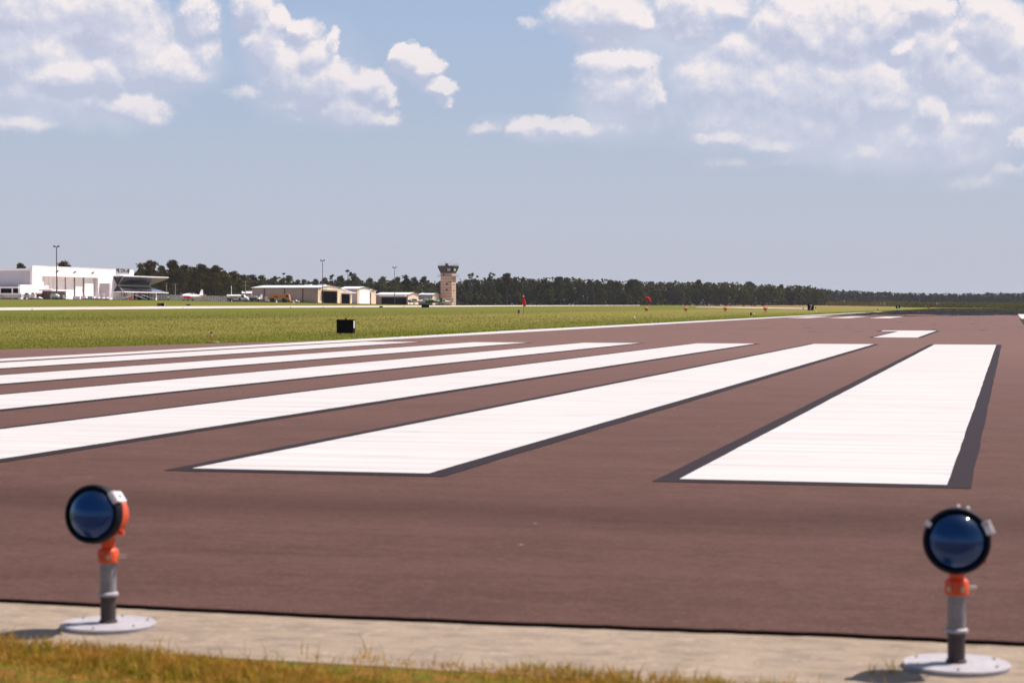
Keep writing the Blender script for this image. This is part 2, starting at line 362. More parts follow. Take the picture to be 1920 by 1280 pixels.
def asphalt():
    m, nt, b = base_mat("asphalt"); v, geo = rot_coords(nt)
    streak = noise_(nt, scaled(nt, v, (.10, 1.1, 1)), 1.0, 6, .62)
    streak2 = noise_(nt, scaled(nt, v, (1.6, 5, 1)), 1.0, 5, .65)
    blot = noise_(nt, scaled(nt, v, (.7, 1.3, 1)), 1.0, 6, .65, .6)
    fine = noise_(nt, v, 70, 3, .7); grain = noise_(nt, v, 260, 2, .8)
    c = mix_(nt, mapr(nt, streak, .28, .72), (.071, .0325, .0255), (.116, .0590, .0475))
    c = mix_(nt, mapr(nt, blot, .48, .68, 0, .75), c, (.040, .017, .013))
    mot = noise_(nt, scaled(nt, v, (3.5, 6, 1)), 1.0, 5, .7, .4)
    c = mix_(nt, mapr(nt, mot, .50, .68, 0, .6), c, (.042, .019, .015))
    c = mix_(nt, mapr(nt, streak2, .35, .68, 0, .45), c, (.150, .074, .058))
    st3 = noise_(nt, scaled(nt, v, (6, 12, 1)), 1.0, 3, .7)
    c = mix_(nt, mapr(nt, st3, .42, .68, 0, .5), c, (.040, .017, .013))
    st4 = noise_(nt, scaled(nt, v, (17, 26, 1)), 1.0, 3, .8)
    c = mix_(nt, mapr(nt, st4, .50, .75, 0, .5), c, (.20, .105, .085))
    c = mix_(nt, mapr(nt, fine, .38, .62, 0, .75), c, (.046, .020, .015))
    c = mix_(nt, mapr(nt, grain, .52, .66, 0, .6), c, (.22, .125, .10))
    cl2 = noise_(nt, v, 24, 3, .8)
    c = mix_(nt, mapr(nt, cl2, .60, .72, 0, .55), c, (.23, .13, .105))
    c = mix_(nt, mapr(nt, cl2, .40, .28, 0, .6), c, (.032, .014, .010))
    vor = N(nt, 'ShaderNodeTexVoronoi'); vor.inputs['Scale'].default_value = 2.2; nt.links.new(v, vor.inputs['Vector'])
    c = mix_(nt, mapr(nt, vor.outputs['Distance'], .012, .03, .8, 0), c, (.5, .46, .42))       # scattered pale chips
    # grazing sheen painted in: colour darker on the near overrun, paler up the runway
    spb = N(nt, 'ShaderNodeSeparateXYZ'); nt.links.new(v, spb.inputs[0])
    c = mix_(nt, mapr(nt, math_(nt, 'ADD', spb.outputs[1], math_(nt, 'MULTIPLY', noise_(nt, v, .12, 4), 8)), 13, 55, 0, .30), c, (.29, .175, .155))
    # rubber and patch marks further up the runway
    sp = N(nt, 'ShaderNodeSeparateXYZ'); nt.links.new(v, sp.inputs[0])
    mk = noise_(nt, scaled(nt, v, (1.3, .25, 1)), .8, 3, .5)
    far = mapr(nt, sp.outputs[1], 70, 95)
    c = mix_(nt, math_(nt, 'MULTIPLY', far, mapr(nt, mk, .62, .66, 0, .7)), c, (.05, .038, .038))
    # a wide darker band and cross joint before the threshold
    jn = math_(nt, 'ABSOLUTE', math_(nt, 'SUBTRACT', math_(nt, 'ADD', sp.outputs[1], math_(nt, 'MULTIPLY', noise_(nt, v, .5, 3), .8)), 11.25))
    c = mix_(nt, mapr(nt, jn, .0, 1.1, .50, 0, True), c, (.040, .017, .013))
    j2 = math_(nt, 'ABSOLUTE', math_(nt, 'SUBTRACT', sp.outputs[1], 95)); c = mix_(nt, mapr(nt, j2, .2, .9, .5, 0), c, (.06, .045, .045))
    nt.links.new(c, b.inputs['Base Color']); b.inputs['Roughness'].default_value = .9; b.inputs['Specular IOR Level'].default_value = .12
    bn = N(nt, 'ShaderNodeBump'); bn.inputs['Strength'].default_value = .5; bn.inputs['Distance'].default_value = .004
    nt.links.new(noise_(nt, v, 160, 4, .7), bn.inputs['Height']); nt.links.new(bn.outputs[0], b.inputs['Normal'])
    add_mirage(nt, b.outputs[0], geo, v, .0050, .0055)
    return m
def paint(name, col, dark, mir=True):
    m, nt, b = base_mat(name); v, geo = rot_coords(nt)
    st = noise_(nt, scaled(nt, v, (.22, 7, 1)), 1, 5, .6)
    st2 = noise_(nt, scaled(nt, v, (.08, 26, 1)), 1, 3, .6)
    c = mix_(nt, mapr(nt, st, .40, .68, 0, .75), col, dark)
    c = mix_(nt, mapr(nt, st2, .48, .7, 0, .7), c, dark)
    cr = noise_(nt, scaled(nt, v, (.14, 1.6, 1)), 1, 2, .4)
    ab = math_(nt, 'ABSOLUTE', math_(nt, 'SUBTRACT', cr, .5))
    c = mix_(nt, mapr(nt, ab, .0, .006, .40, 0), c, tuple(x * .6 for x in dark))
    nt.links.new(c, b.inputs['Base Color']); b.inputs['Roughness'].default_value = .7; b.inputs['Specular IOR Level'].default_value = .12
    if mir: add_mirage(nt, b.outputs[0], geo, v, .0036, .0042)
    return m
def concrete(name, a, b2, dark, k=1.0):
    m, nt, b = base_mat(name); v, geo = rot_coords(nt)
    c = mix_(nt, mapr(nt, noise_(nt, v, 1.6 * k, 6, .6), .3, .7), a, b2)
    c = mix_(nt, mapr(nt, noise_(nt, scaled(nt, v, (1, 2, 1)), 5 * k, 6, .7), .45, .65, 0, .75), c, dark)
    c = mix_(nt, mapr(nt, noise_(nt, v, 16 * k, 4, .7), .56, .66, 0, .6), c, tuple(min(1, x * 1.25) for x in b2))
    c = mix_(nt, mapr(nt, noise_(nt, v, 60 * k, 3, .7), .55, .75, 0, .55), c, tuple(x * .62 for x in dark))
    c = mix_(nt, mapr(nt, noise_(nt, v, 38 * k, 2, .7), .62, .72, 0, .5), c, tuple(min(1, x * 1.45) for x in a))
    nt.links.new(c, b.inputs['Base Color']); b.inputs['Roughness'].default_value = .9
    bn = N(nt, 'ShaderNodeBump'); bn.inputs['Strength'].default_value = .6; bn.inputs['Distance'].default_value = .006
    nt.links.new(noise_(nt, v, 45, 5, .7), bn.inputs['Height']); nt.links.new(bn.outputs[0], b.inputs['Normal'])
    return m
def grass_bands(nt, v, c):
    """lush strip along the runway edge, dry straw band beyond it, greener again towards the taxiway"""
    sp = N(nt, 'ShaderNodeSeparateXYZ'); nt.links.new(v, sp.inputs[0])
    q = math_(nt, 'ADD', sp.outputs[0], math_(nt, 'MULTIPLY_ADD', noise_(nt, scaled(nt, v, (.2, .03, 1)), 1, 3, .6), 14, -7))
    n = noise_(nt, scaled(nt, v, (.9, .3, 1)), 1, 4, .7)
    lush = math_(nt, 'MULTIPLY', mapr(nt, q, -27, -23, 0, 1, True), mapr(nt, n, .35, .6))
    c = mix_(nt, math_(nt, 'MULTIPLY', lush, .6), c, (.12, .17, .008))
    dry = math_(nt, 'MULTIPLY', mapr(nt, q, -70, -58, 0, 1, True), mapr(nt, q, -34, -27, 1, 0, True))
    c = mix_(nt, math_(nt, 'MULTIPLY', dry, mapr(nt, n, .3, .7, .05, .45)), c, (.33, .26, .075))
    deep = mapr(nt, q, -76, -66, 1, 0, True)
    return mix_(nt, math_(nt, 'MULTIPLY', deep, .35), c, (.105, .115, .006))
def grass_ground():
    m, nt, b = base_mat("grass_ground"); v, geo = rot_coords(nt)
    sp = N(nt, 'ShaderNodeSeparateXYZ'); nt.links.new(v, sp.inputs[0])
    big = noise_(nt, scaled(nt, v, (.05, .008, 1)), 1, 4, .55)
    mid = noise_(nt, scaled(nt, v, (.35, .08, 1)), 1, 5, .6)
    fine = noise_(nt, scaled(nt, v, (5, 2.2, 1)), 1, 4, .7)
    c = mix_(nt, mapr(nt, big, .35, .65), (.092, .098, .006), (.140, .125, .012))
    c = mix_(nt, mapr(nt, mid, .35, .70, 0, .6), c, (.078, .092, .005))
    c = mix_(nt, mapr(nt, fine, .3, .7, 0, .55), c, (.215, .185, .042))
    c = mix_(nt, mapr(nt, noise_(nt, scaled(nt, v, (9, 5, 1)), 1, 3, .8), .50, .75, 0, .5), c, (.05, .07, .012))
    c = grass_bands(nt, v, c)
    # shallow worn swale, browner grass on a line parallel with the runway
    sw = math_(nt, 'ABSOLUTE', math_(nt, 'ADD', sp.outputs[0], math_(nt, 'MULTIPLY_ADD', noise_(nt, v, .03, 3), 8, 67)))
    c = mix_(nt, mapr(nt, sw, 1.5, 7, .5, 0, True), c, (.15, .105, .04))
    gy0 = N(nt, 'ShaderNodeSeparateXYZ'); nt.links.new(geo.outputs['Position'], gy0.inputs[0])
    c = mix_(nt, mapr(nt, gy0.outputs[1], 7.5, 9, 1, 0), c, mix_(nt, mapr(nt, noise_(nt, v, 14, 3), .35, .65), (.20, .085, .02), (.10, .10, .01)))
    # drier field far beyond the end of the taxiway
    gy = N(nt, 'ShaderNodeSeparateXYZ'); nt.links.new(geo.outputs['Position'], gy.inputs[0])
    ratio = math_(nt, 'DIVIDE', gy.outputs[0], gy.outputs[1])
    f2 = math_(nt, 'MULTIPLY', mapr(nt, gy.outputs[1], 640, 760), math_(nt, 'MULTIPLY', mapr(nt, ratio, .08, .12), mapr(nt, ratio, .175, .20, 1, 0)))
    c = mix_(nt, math_(nt, 'MULTIPLY', f2, .75), c, (.26, .15, .06))
    nt.links.new(c, b.inputs['Base Color']); b.inputs['Roughness'].default_value = .95; b.inputs['Specular IOR Level'].default_value = .1
    bn = N(nt, 'ShaderNodeBump'); bn.inputs['Strength'].default_value = 1.0; bn.inputs['Distance'].default_value = .08
    nt.links.new(fine, bn.inputs['Height']); nt.links.new(bn.outputs[0], b.inputs['Normal'])
    return m
def leafy(name, a, b2, c3, trans=.35, scale=.35, objrand=.35, hue=None, bands=False):
    """foliage or grass blades: colour varies by place and by object"""
    m, nt, b = base_mat(name); g = N(nt, 'ShaderNodeNewGeometry'); oi = N(nt, 'ShaderNodeObjectInfo')
    n = noise_(nt, g.outputs['Position'], scale, 4, .65)
    c = mix_(nt, mapr(nt, n, .32, .68), a, b2)
    c = mix_(nt, mapr(nt, noise_(nt, g.outputs['Position'], scale * 3.2, 3, .7), .46, .66, 0, .95), c, c3)
    if bands:
        v, _ = rot_coords(nt); c = grass_bands(nt, v, c)
    if objrand: 
        c = mix_(nt, math_(nt, 'MULTIPLY', oi.outputs['Random'], objrand), c, hue or tuple(x * .45 for x in a))
    df = N(nt, 'ShaderNodeBsdfDiffuse'); tr = N(nt, 'ShaderNodeBsdfTranslucent')
    nt.links.new(c, df.inputs[0]); nt.links.new(c, tr.inputs[0])
    mx = N(nt, 'ShaderNodeMixShader'); mx.inputs[0].default_value = trans
    nt.links.new(df.outputs[0], mx.inputs[1]); nt.links.new(tr.outputs[0], mx.inputs[2])
    nt.links.new(mx.outputs[0], nt.nodes['Material Output'].inputs[0])
    return m
def clad(name, col, dark, step, wdt=.06, axis=2, amt=.5, rough=.55, vert=None):
    """metal cladding with seams every step metres"""
    m, nt, b = base_mat(name); tc = N(nt, 'ShaderNodeTexCoord').outputs['Object']
    sp = N(nt, 'ShaderNodeSeparateXYZ'); nt.links.new(tc, sp.inputs[0])
    c = mix_(nt, mapr(nt, noise_(nt, tc, .35, 4, .6), .3, .7), tuple(x * .93 for x in col), tuple(min(1, x * 1.04) for x in col))
    fr = math_(nt, 'FRACT', math_(nt, 'DIVIDE', sp.outputs[axis], step))
    c = mix_(nt, math_(nt, 'MULTIPLY', math_(nt, 'LESS_THAN', fr, wdt), amt), c, dark)
    if vert:
        pq = math_(nt, 'ADD', sp.outputs[0], sp.outputs[1])
        fr = math_(nt, 'FRACT', math_(nt, 'DIVIDE', pq, vert))
        c = mix_(nt, math_(nt, 'MULTIPLY', math_(nt, 'LESS_THAN', fr, .18), amt * .6), c, dark)
    # rain streaks
    st = noise_(nt, scaled(nt, tc, (2, 2, .12)), 1, 4, .6)
    c = mix_(nt, mapr(nt, st, .55, .8, 0, .25), c, dark)
    nt.links.new(c, b.inputs['Base Color']); b.inputs['Roughness'].default_value = rough
    return m
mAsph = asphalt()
mWhite = paint("white_paint", (.56, .53, .515), (.40, .355, .335))
mBlackP = paint("black_paint", (.018, .010, .012), (.028, .016, .018))
mConc = concrete("shoulder_concrete", (.25, .185, .125), (.325, .245, .175), (.155, .115, .085))
mTaxi = concrete("taxiway_concrete", (.54, .43, .37), (.62, .50, .44), (.42, .34, .30), .02)
mGround = grass_ground()
mBlade = leafy("field_grass_blade", (.098, .126, .006), (.158, .164, .016), (.30, .27, .075), .4, .7, 0, bands=True)
mDry = leafy("dry_grass_blade", (.42, .185, .032), (.18, .19, .008), (.66, .40, .11), .4, 6.0, 0)
mPine = leafy("pine_needles", (.030, .029, .006), (.058, .054, .012), (.13, .125, .034), .25, .25, .5, (.060, .030, .012))
mHard = leafy("broad_leaves", (.060, .060, .010), (.100, .092, .018), (.15, .135, .035), .35, .25, .45, (.08, .06, .03))
mFarT = leafy("far_pine_needles", (.032, .028, .018), (.055, .048, .028), (.08, .07, .035), .3, .15, .4)
mScrub = leafy("scrub_leaves", (.085, .078, .02), (.13, .11, .03), (.18, .14, .05), .35, .3, .4)
mBark = M("bark", (.050, .036, .028), .9, var=.3, scale=2)
mHangW = clad("white_wall_panel", (.90, .85, .84), (.62, .57, .57), .95, .05, 2, .45)
mHangShade = clad("shaded_wall_panel", (.47, .43, .46), (.32, .29, .31), 10, .012, 0, .7)  # white wall turned from the sun: shade put into a gray colour
mDoorL = clad("hangar_door_panel", (.84, .80, .78), (.6, .57, .55), 50, .01, 2, .3)
mTrimW = M("white_trim", (.86, .80, .80), .5, var=.04)
mBeige = clad("beige_metal_wall", (.68, .53, .36), (.48, .37, .25), 50, .0, 2, .35, vert=.9)
mBeigeShade = clad("shaded_beige_wall", (.27, .21, .165), (.19, .145, .11), 50, .0, 2, .4, vert=.9)  # beige cladding with shade painted in, for walls out of the sun
mRoofW = clad("white_metal_roof", (.74, .74, .77), (.55, .55, .58), 50, 0, 2, .2, .45, vert=1.2)
mBrownT = M("brown_trim", (.075, .045, .035), .6)
mDarkI = M("dark_interior", (.004, .0025, .0025), 1.0, spec=0.0)  # near-black colour holds the shade of the bays; also used for dark panes
mGlassD = M("dark_tinted_glass", (.014, .012, .020), .25, var=.5, scale=.6, spec=.18)
mGlassB = M("blue_gray_glass_roof", (.16, .17, .24), .2, var=.3, scale=1.2, spec=.8)
mMull = M("gray_mullion", (.22, .20, .21), .5)
mSoffit = M("beige_soffit", (.52, .43, .32), .7)
mBandB = M("beige_band", (.45, .41, .35), .7)
mBrick = clad("brown_brick", (.10, .048, .034), (.06, .03, .022), .25, .15, 2, .6)
mTower = clad("tower_precast_panel", (.60, .385, .265), (.12, .065, .05), 1.32, .13, 2, .8)
mCab = M("dark_brown_metal", (.035, .022, .02), .45)
mCabG = M("cab_glass", (.075, .048, .036), .3, var=.5, scale=.8, spec=.25)
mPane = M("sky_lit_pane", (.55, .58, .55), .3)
mSteel = M("galvanised_steel", (.38, .37, .37), .45, .7, var=.15, scale=12)
mGrayP = M("gray_painted_pipe", (.235, .22, .23), .5, .1, var=.28, scale=20, bump=.15, bscale=90)
mDarkP = M("weathered_dark_pipe", (.060, .040, .038), .6, .2, var=.3, scale=30, bump=.4, bscale=120)
mPlate = M("pale_painted_plate", (.37, .34, .355), .65, var=.14, scale=14, bump=.2, bscale=60, stain=(.30, .25, .22))
mOrange = M("orange_paint", (.62, .075, .018), .5, var=.25, scale=22, bump=.2, bscale=80, stain=(.38, .07, .03))
mBolt = M("bolt_metal", (.50, .44, .36), .35, .85)
mRim = M("black_rubber_rim", (.004, .005, .010), .55, var=.3, scale=20, spec=.2)
mLatch = M("pale_latch_metal", (.78, .72, .73), .45, .0, var=.1, scale=20)
mReflect = M("lamp_reflector", (.90, .92, .95), .14, 1.0, var=.7, scale=34, bump=1.0, bscale=22, bdist=.08)
mBulb = M("bulb_glass", (.7, .75, .8), .08)
mRedS = M("red_sock_fabric", (.72, .020, .014), .8, var=.12)
mPapi = M("orange_red_housing", (.78, .07, .03), .45)
mYellow = M("yellow_truck_paint", (.68, .23, .015), .38, coat=.4)
mWhiteV = M("white_vehicle_paint", (.86, .80, .80), .5, coat=.1)
mRedV = M("red_plane_paint", (.62, .02, .02), .35, coat=.3)
mBlueV = M("blue_plane_paint", (.12, .16, .38), .35)
mGreenV = M("green_plane_paint", (.02, .16, .03), .35)
mTyre = M("tyre_rubber", (.02, .018, .018), .85)
mBlack = M("matte_black_sign", (.007, .006, .006), .75, spec=.15)
mOrangeL = M("amber_taxi_post", (.78, .27, .015), .42)
mBlueCap = M("blue_cap", (.02, .015, .20), .2, spec=.8)
mWood = M("weathered_wood", (.28, .25, .23), .85)
mRust = M("rust_brown_post", (.12, .06, .03), .8)
def glass_mat():
    m, nt, b = base_mat("blue_lens_glass")
    b.inputs['Base Color'].default_value = (.10, .56, 1.0, 1); b.inputs['Roughness'].default_value = .02
    b.inputs['Transmission Weight'].default_value = 1.0; b.inputs['IOR'].default_value = 1.38; b.inputs['Coat Weight'].default_value = .25; b.inputs['Coat Roughness'].default_value = .07
    bn = N(nt, 'ShaderNodeBump'); bn.inputs['Strength'].default_value = .3; bn.inputs['Distance'].default_value = .004
    tc = N(nt, 'ShaderNodeTexCoord').outputs['Object']
    nt.links.new(noise_(nt, scaled(nt, tc, (26, 12, 60)), 1, 4, .6), bn.inputs['Height']); nt.links.new(bn.outputs[0], b.inputs['Normal'])
    return m
mLens = glass_mat()
def mesh_mat():
    m, nt, b = base_mat("chain_link_mesh"); tc = N(nt, 'ShaderNodeTexCoord').outputs['Object']
    b.inputs['Base Color'].default_value = (.30, .31, .29, 1); b.inputs['Metallic'].default_value = .4; b.inputs['Roughness'].default_value = .6
    n = noise_(nt, tc, 2.5, 3); nt.links.new(mapr(nt, n, .3, .7, .35, .65), b.inputs['Alpha'])
    return m
mMesh = mesh_mat()

# ---------------------------------------------------------------- ground, runway, taxiway
def make_ground():
    az = np.radians(np.concatenate([np.arange(-180, -40, 4.), np.arange(-40, -20, 1.), np.arange(-20, 20, .25), np.arange(20, 40, 1.), np.arange(40, 181, 4.)]))
    r = np.concatenate([[.5, 3, 5, 6, 7, 7.3, 8, 10, 16, 25, 40, 60, 85, 110, 130, 150, 175], np.arange(200, 960, 8), np.arange(960, 1600, 25), np.arange(1600, 2600, 80), [2800, 3200, 3700, 4300]])
    A, R = np.meshgrid(az, r); x = (R * np.sin(A)).ravel(); y = (R * np.cos(A)).ravel()
    z = H(x, y) - .045 + np.where(y < 7.35, .027, 0)
    na, nr = len(az), len(r); V = np.stack([x, y, z], 1)
    i, j = np.meshgrid(np.arange(nr - 1), np.arange(na - 1), indexing='ij'); a = (i * na + j).ravel()
    Fq = np.stack([a, a + 1, a + na + 1, a + na], 1)[:, ::-1]
    V = np.vstack([V, [[0, 0, -.045]]]); c = len(V) - 1
    o = fastmesh("ground", V, Fq, mGround, smooth=True)
    return tag(o, kind='structure', label='mown grass airfield ground running out to the woods')
make_ground()

EDGE_L = [(-500, 668), (-250, 661), (0, 655), (150, 651.5), (320, 645.8), (440, 642.3), (560, 639.8), (640, 637.6), (750, 632.5), (850, 626.8), (900, 624.0)]
EDGE_N = [(-500, 1098), (0, 1121), (200, 1131), (420, 1141.5), (640, 1152), (820, 1159), (1000, 1166), (1300, 1177), (1600, 1187), (1920, 1203), (2500, 1230), (4000, 1300)]
TOPY = 0.0
runway_outline = [gp(x, y) for x, y in EDGE_N]
def edge_detail(pts, n, amp):
    out = []
    for a, b in zip(pts[:-1], pts[1:]):
        k = max(1, int((b - a).length / n))
        for i in range(k):
            p = a.lerp(b, i / k); out.append(p + Vector((random.uniform(-1, 1) * amp, random.uniform(-1, 1) * amp, 0)))
    out.append(pts[-1]); return out
near = edge_detail(runway_outline, .05, .006)
left = [gp(x, y) for x, y in EDGE_L]
left = edge_detail(left, .6, .04)
SFAR = 650
qL = -22.3
poly = near + [rw(9, 26), rw(SFAR, 26), rw(SFAR, qL), rw(left[-1].dot(Rv) + 12, qL)] + left[::-1]
poly = [Vector((p.x, p.y, 0)) for p in poly]
# the slab: top n-gon and a skirt
n = len(poly); nn = len(near)
def inset(i): return Vector((0, .07, 0)) if i < nn else Vector((0, 0, 0))
me_v = [(p.x, p.y, 0.0) for p in poly] + [(p.x, p.y, -.004) for p in poly] + [tuple(p + inset(i) - Vector((0, 0, .004))) for i, p in enumerate(poly)] + [tuple(p + inset(i) - Vector((0, 0, .06))) for i, p in enumerate(poly)]
mb = MB(); mb.add(me_v, [tuple(range(n))] + [(k * n + i, k * n + (i + 1) % n, (k + 1) * n + (i + 1) % n, (k + 1) * n + i) for k in range(3) for i in range(n) if k != 1 or i < nn - 1])
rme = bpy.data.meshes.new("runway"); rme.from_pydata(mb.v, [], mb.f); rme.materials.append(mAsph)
if rme.polygons[0].normal.z < 0: rme.flip_normals()
RUN = bpy.data.objects.new("runway", rme); COL.objects.link(RUN)
tag(RUN, 'dark brown asphalt runway with white threshold stripes', kind='structure')
def rect(s0, s1, q0, q1, z): return [rw(s0, q0, z), rw(s1, q0, z), rw(s1, q1, z), rw(s0, q1, z)]
def wob(s0, s1, q0, q1, z, amp=.004):
    L = []; k = 60
    for i in range(k + 1): L.append(rw(s0 + (s1 - s0) * i / k, q0 + random.uniform(-amp, amp), z))
    for i in range(k, -1, -1): L.append(rw(s0 + (s1 - s0) * i / k, q1 + random.uniform(-amp, amp), z))
    return L
for k in range(6):
    qr = -.389 - 3.505 * k; ql = qr - 1.755
    st = sheet("threshold_stripe", wob(13.02, 58.95, ql, qr, .008), mWhite, RUN)
    sheet("black_border", wob(12.85, 59.0, ql - .15, qr + .15, .004, .006), mBlackP, st)
nm = sheet("runway_number", [rw(71, -4.73, .008), rw(71, -3.18, .008), rw(90.3, -3.2, .008), rw(90.3, -5.55, .008), rw(87.6, -5.5, .008), rw(87.6, -4.73, .008)], mWhite, RUN)
nm['label'] = 'white runway numeral 1'
sheet("black_border", [rw(70.9, -4.88, .004), rw(70.9, -3.03, .004), rw(90.4, -3.05, .004), rw(90.4, -5.7, .004), rw(87.3, -5.7, .004), rw(87.3, -4.88, .004)], mBlackP, nm)
for k in range(3):
    sheet("touchdown_bar", rect(172, 196, -11.8 - 3.5 * k, -10.05 - 3.5 * k, .008), mWhite, RUN)
cl = sheet("centreline_stripe", rect(168, 250, .9, 1.82, .008), mWhite, RUN)
sheet("black_border", rect(120, 167.5, .75, 1.97, .004), mBlackP, cl)
a = gp(-400, 694.5)
sheet("edge_line", [rw(-15, -20.15, .008), rw(44, -20.15, .008), rw(85, -19.95, .008), rw(SFAR - 2, -20.3, .008), rw(SFAR - 2, -21.2, .008), rw(85, -21.75, .008), rw(44, -21.1, .008), rw(-15, -21.1, .008)], mWhite, RUN)

sh = [gp(x, y, -.016) for x, y in EDGE_N]
GE = [(-500, 1178), (0, 1203), (300, 1219), (640, 1238), (1000, 1259), (1300, 1279), (1920, 1320), (2500, 1360), (4000, 1470)]
ge = [gp(x, y + 6, -.016) for x, y in GE]
up = [p + Vector((0, .5, 0)) for p in sh]
o = sheet("pavement", ge + up[::-1], mConc, z=-.016); tag(o, 'pale concrete shoulder strip before the runway edge', kind='structure')

# parallel taxiway draped over the terrain, running with the runway
def ribbon(name, mat, pa, pb, dz=.05):
    V = []; 
    for a, b in zip(pa, pb):
        V.append((a.x, a.y, h1(a.x, a.y) + dz)); V.append((b.x, b.y, h1(b.x, b.y) + dz))
    me = bpy.data.meshes.new(name); me.from_pydata(V, [], [(2 * i, 2 * i + 2, 2 * i + 3, 2 * i + 1) for i in range(len(pa) - 1)])
    me.update()
    if me.polygons[0].normal.z < 0: me.flip_normals()
    me.materials.append(mat); o = bpy.data.objects.new(name, me); COL.objects.link(o); return o
def tcol(px, k):
    ks = [TYa[i][k] for i in range(10)]; return float(np.interp(px, TCOL, ks))
pxs = list(np.arange(-600, 1206, 8.))
fr = [at(p, 571, tcol(p, 1)) for p in pxs]; bk = [at(p, 571, tcol(p, 2)) for p in pxs]
tag(ribbon("taxiway", mTaxi, fr, bk), 'pale concrete taxiway crossing the field in front of the hangars', kind='structure')
pxs = list(np.arange(-600, 190, 8.))
f2 = [at(p, 571, tcol(p, 2) + 8) for p in pxs]; b2_ = [at(p, 571, tcol(p, 2) + 13) for p in pxs]
tag(ribbon("service_road", mTaxi, f2, b2_, .06), 'thin pale service road behind the taxiway', kind='structure')
pxs = list(np.arange(1305, 1530, 6.))
def ymarch(px, py):
    Y = 300
    while Y < 2400:
        p = at(px, py, Y)
        if p.z <= h1(p.x, p.y): return p
        Y += 4
    return at(px, py, 2400)
c1 = [ymarch(p, float(np.interp(p, [1305, 1400, 1510, 1530], [576.6, 577.9, 579.4, 579.7]))) for p in pxs]
c2 = [ymarch(p, float(np.interp(p, [1305, 1400, 1510, 1530], [575.9, 576.3, 577.9, 578.3]))) for p in pxs]
tag(ribbon("taxiway", mTaxi, c1, c2, .05), 'far pale taxiway entrance beyond the orange light boxes', kind='structure')
ap = [at(p, 571, Y) for p, Y in ((-500, 558), (0, 553), (100, 556), (200, 560), (250, 630), (300, 690), (330, 715), (470, 735), (560, 745), (720, 800), (850, 845))]
ap2 = [at(p, 571, Y) for p, Y in ((-500, 1000), (0, 1000), (100, 1000), (200, 1000), (250, 1000), (300, 1000), (330, 1000), (470, 1000), (560, 1000), (720, 1000), (850, 1000))]
tag(ribbon("apron", mTaxi, ap, ap2, .06), 'concrete parking apron around the hangars', kind='structure')

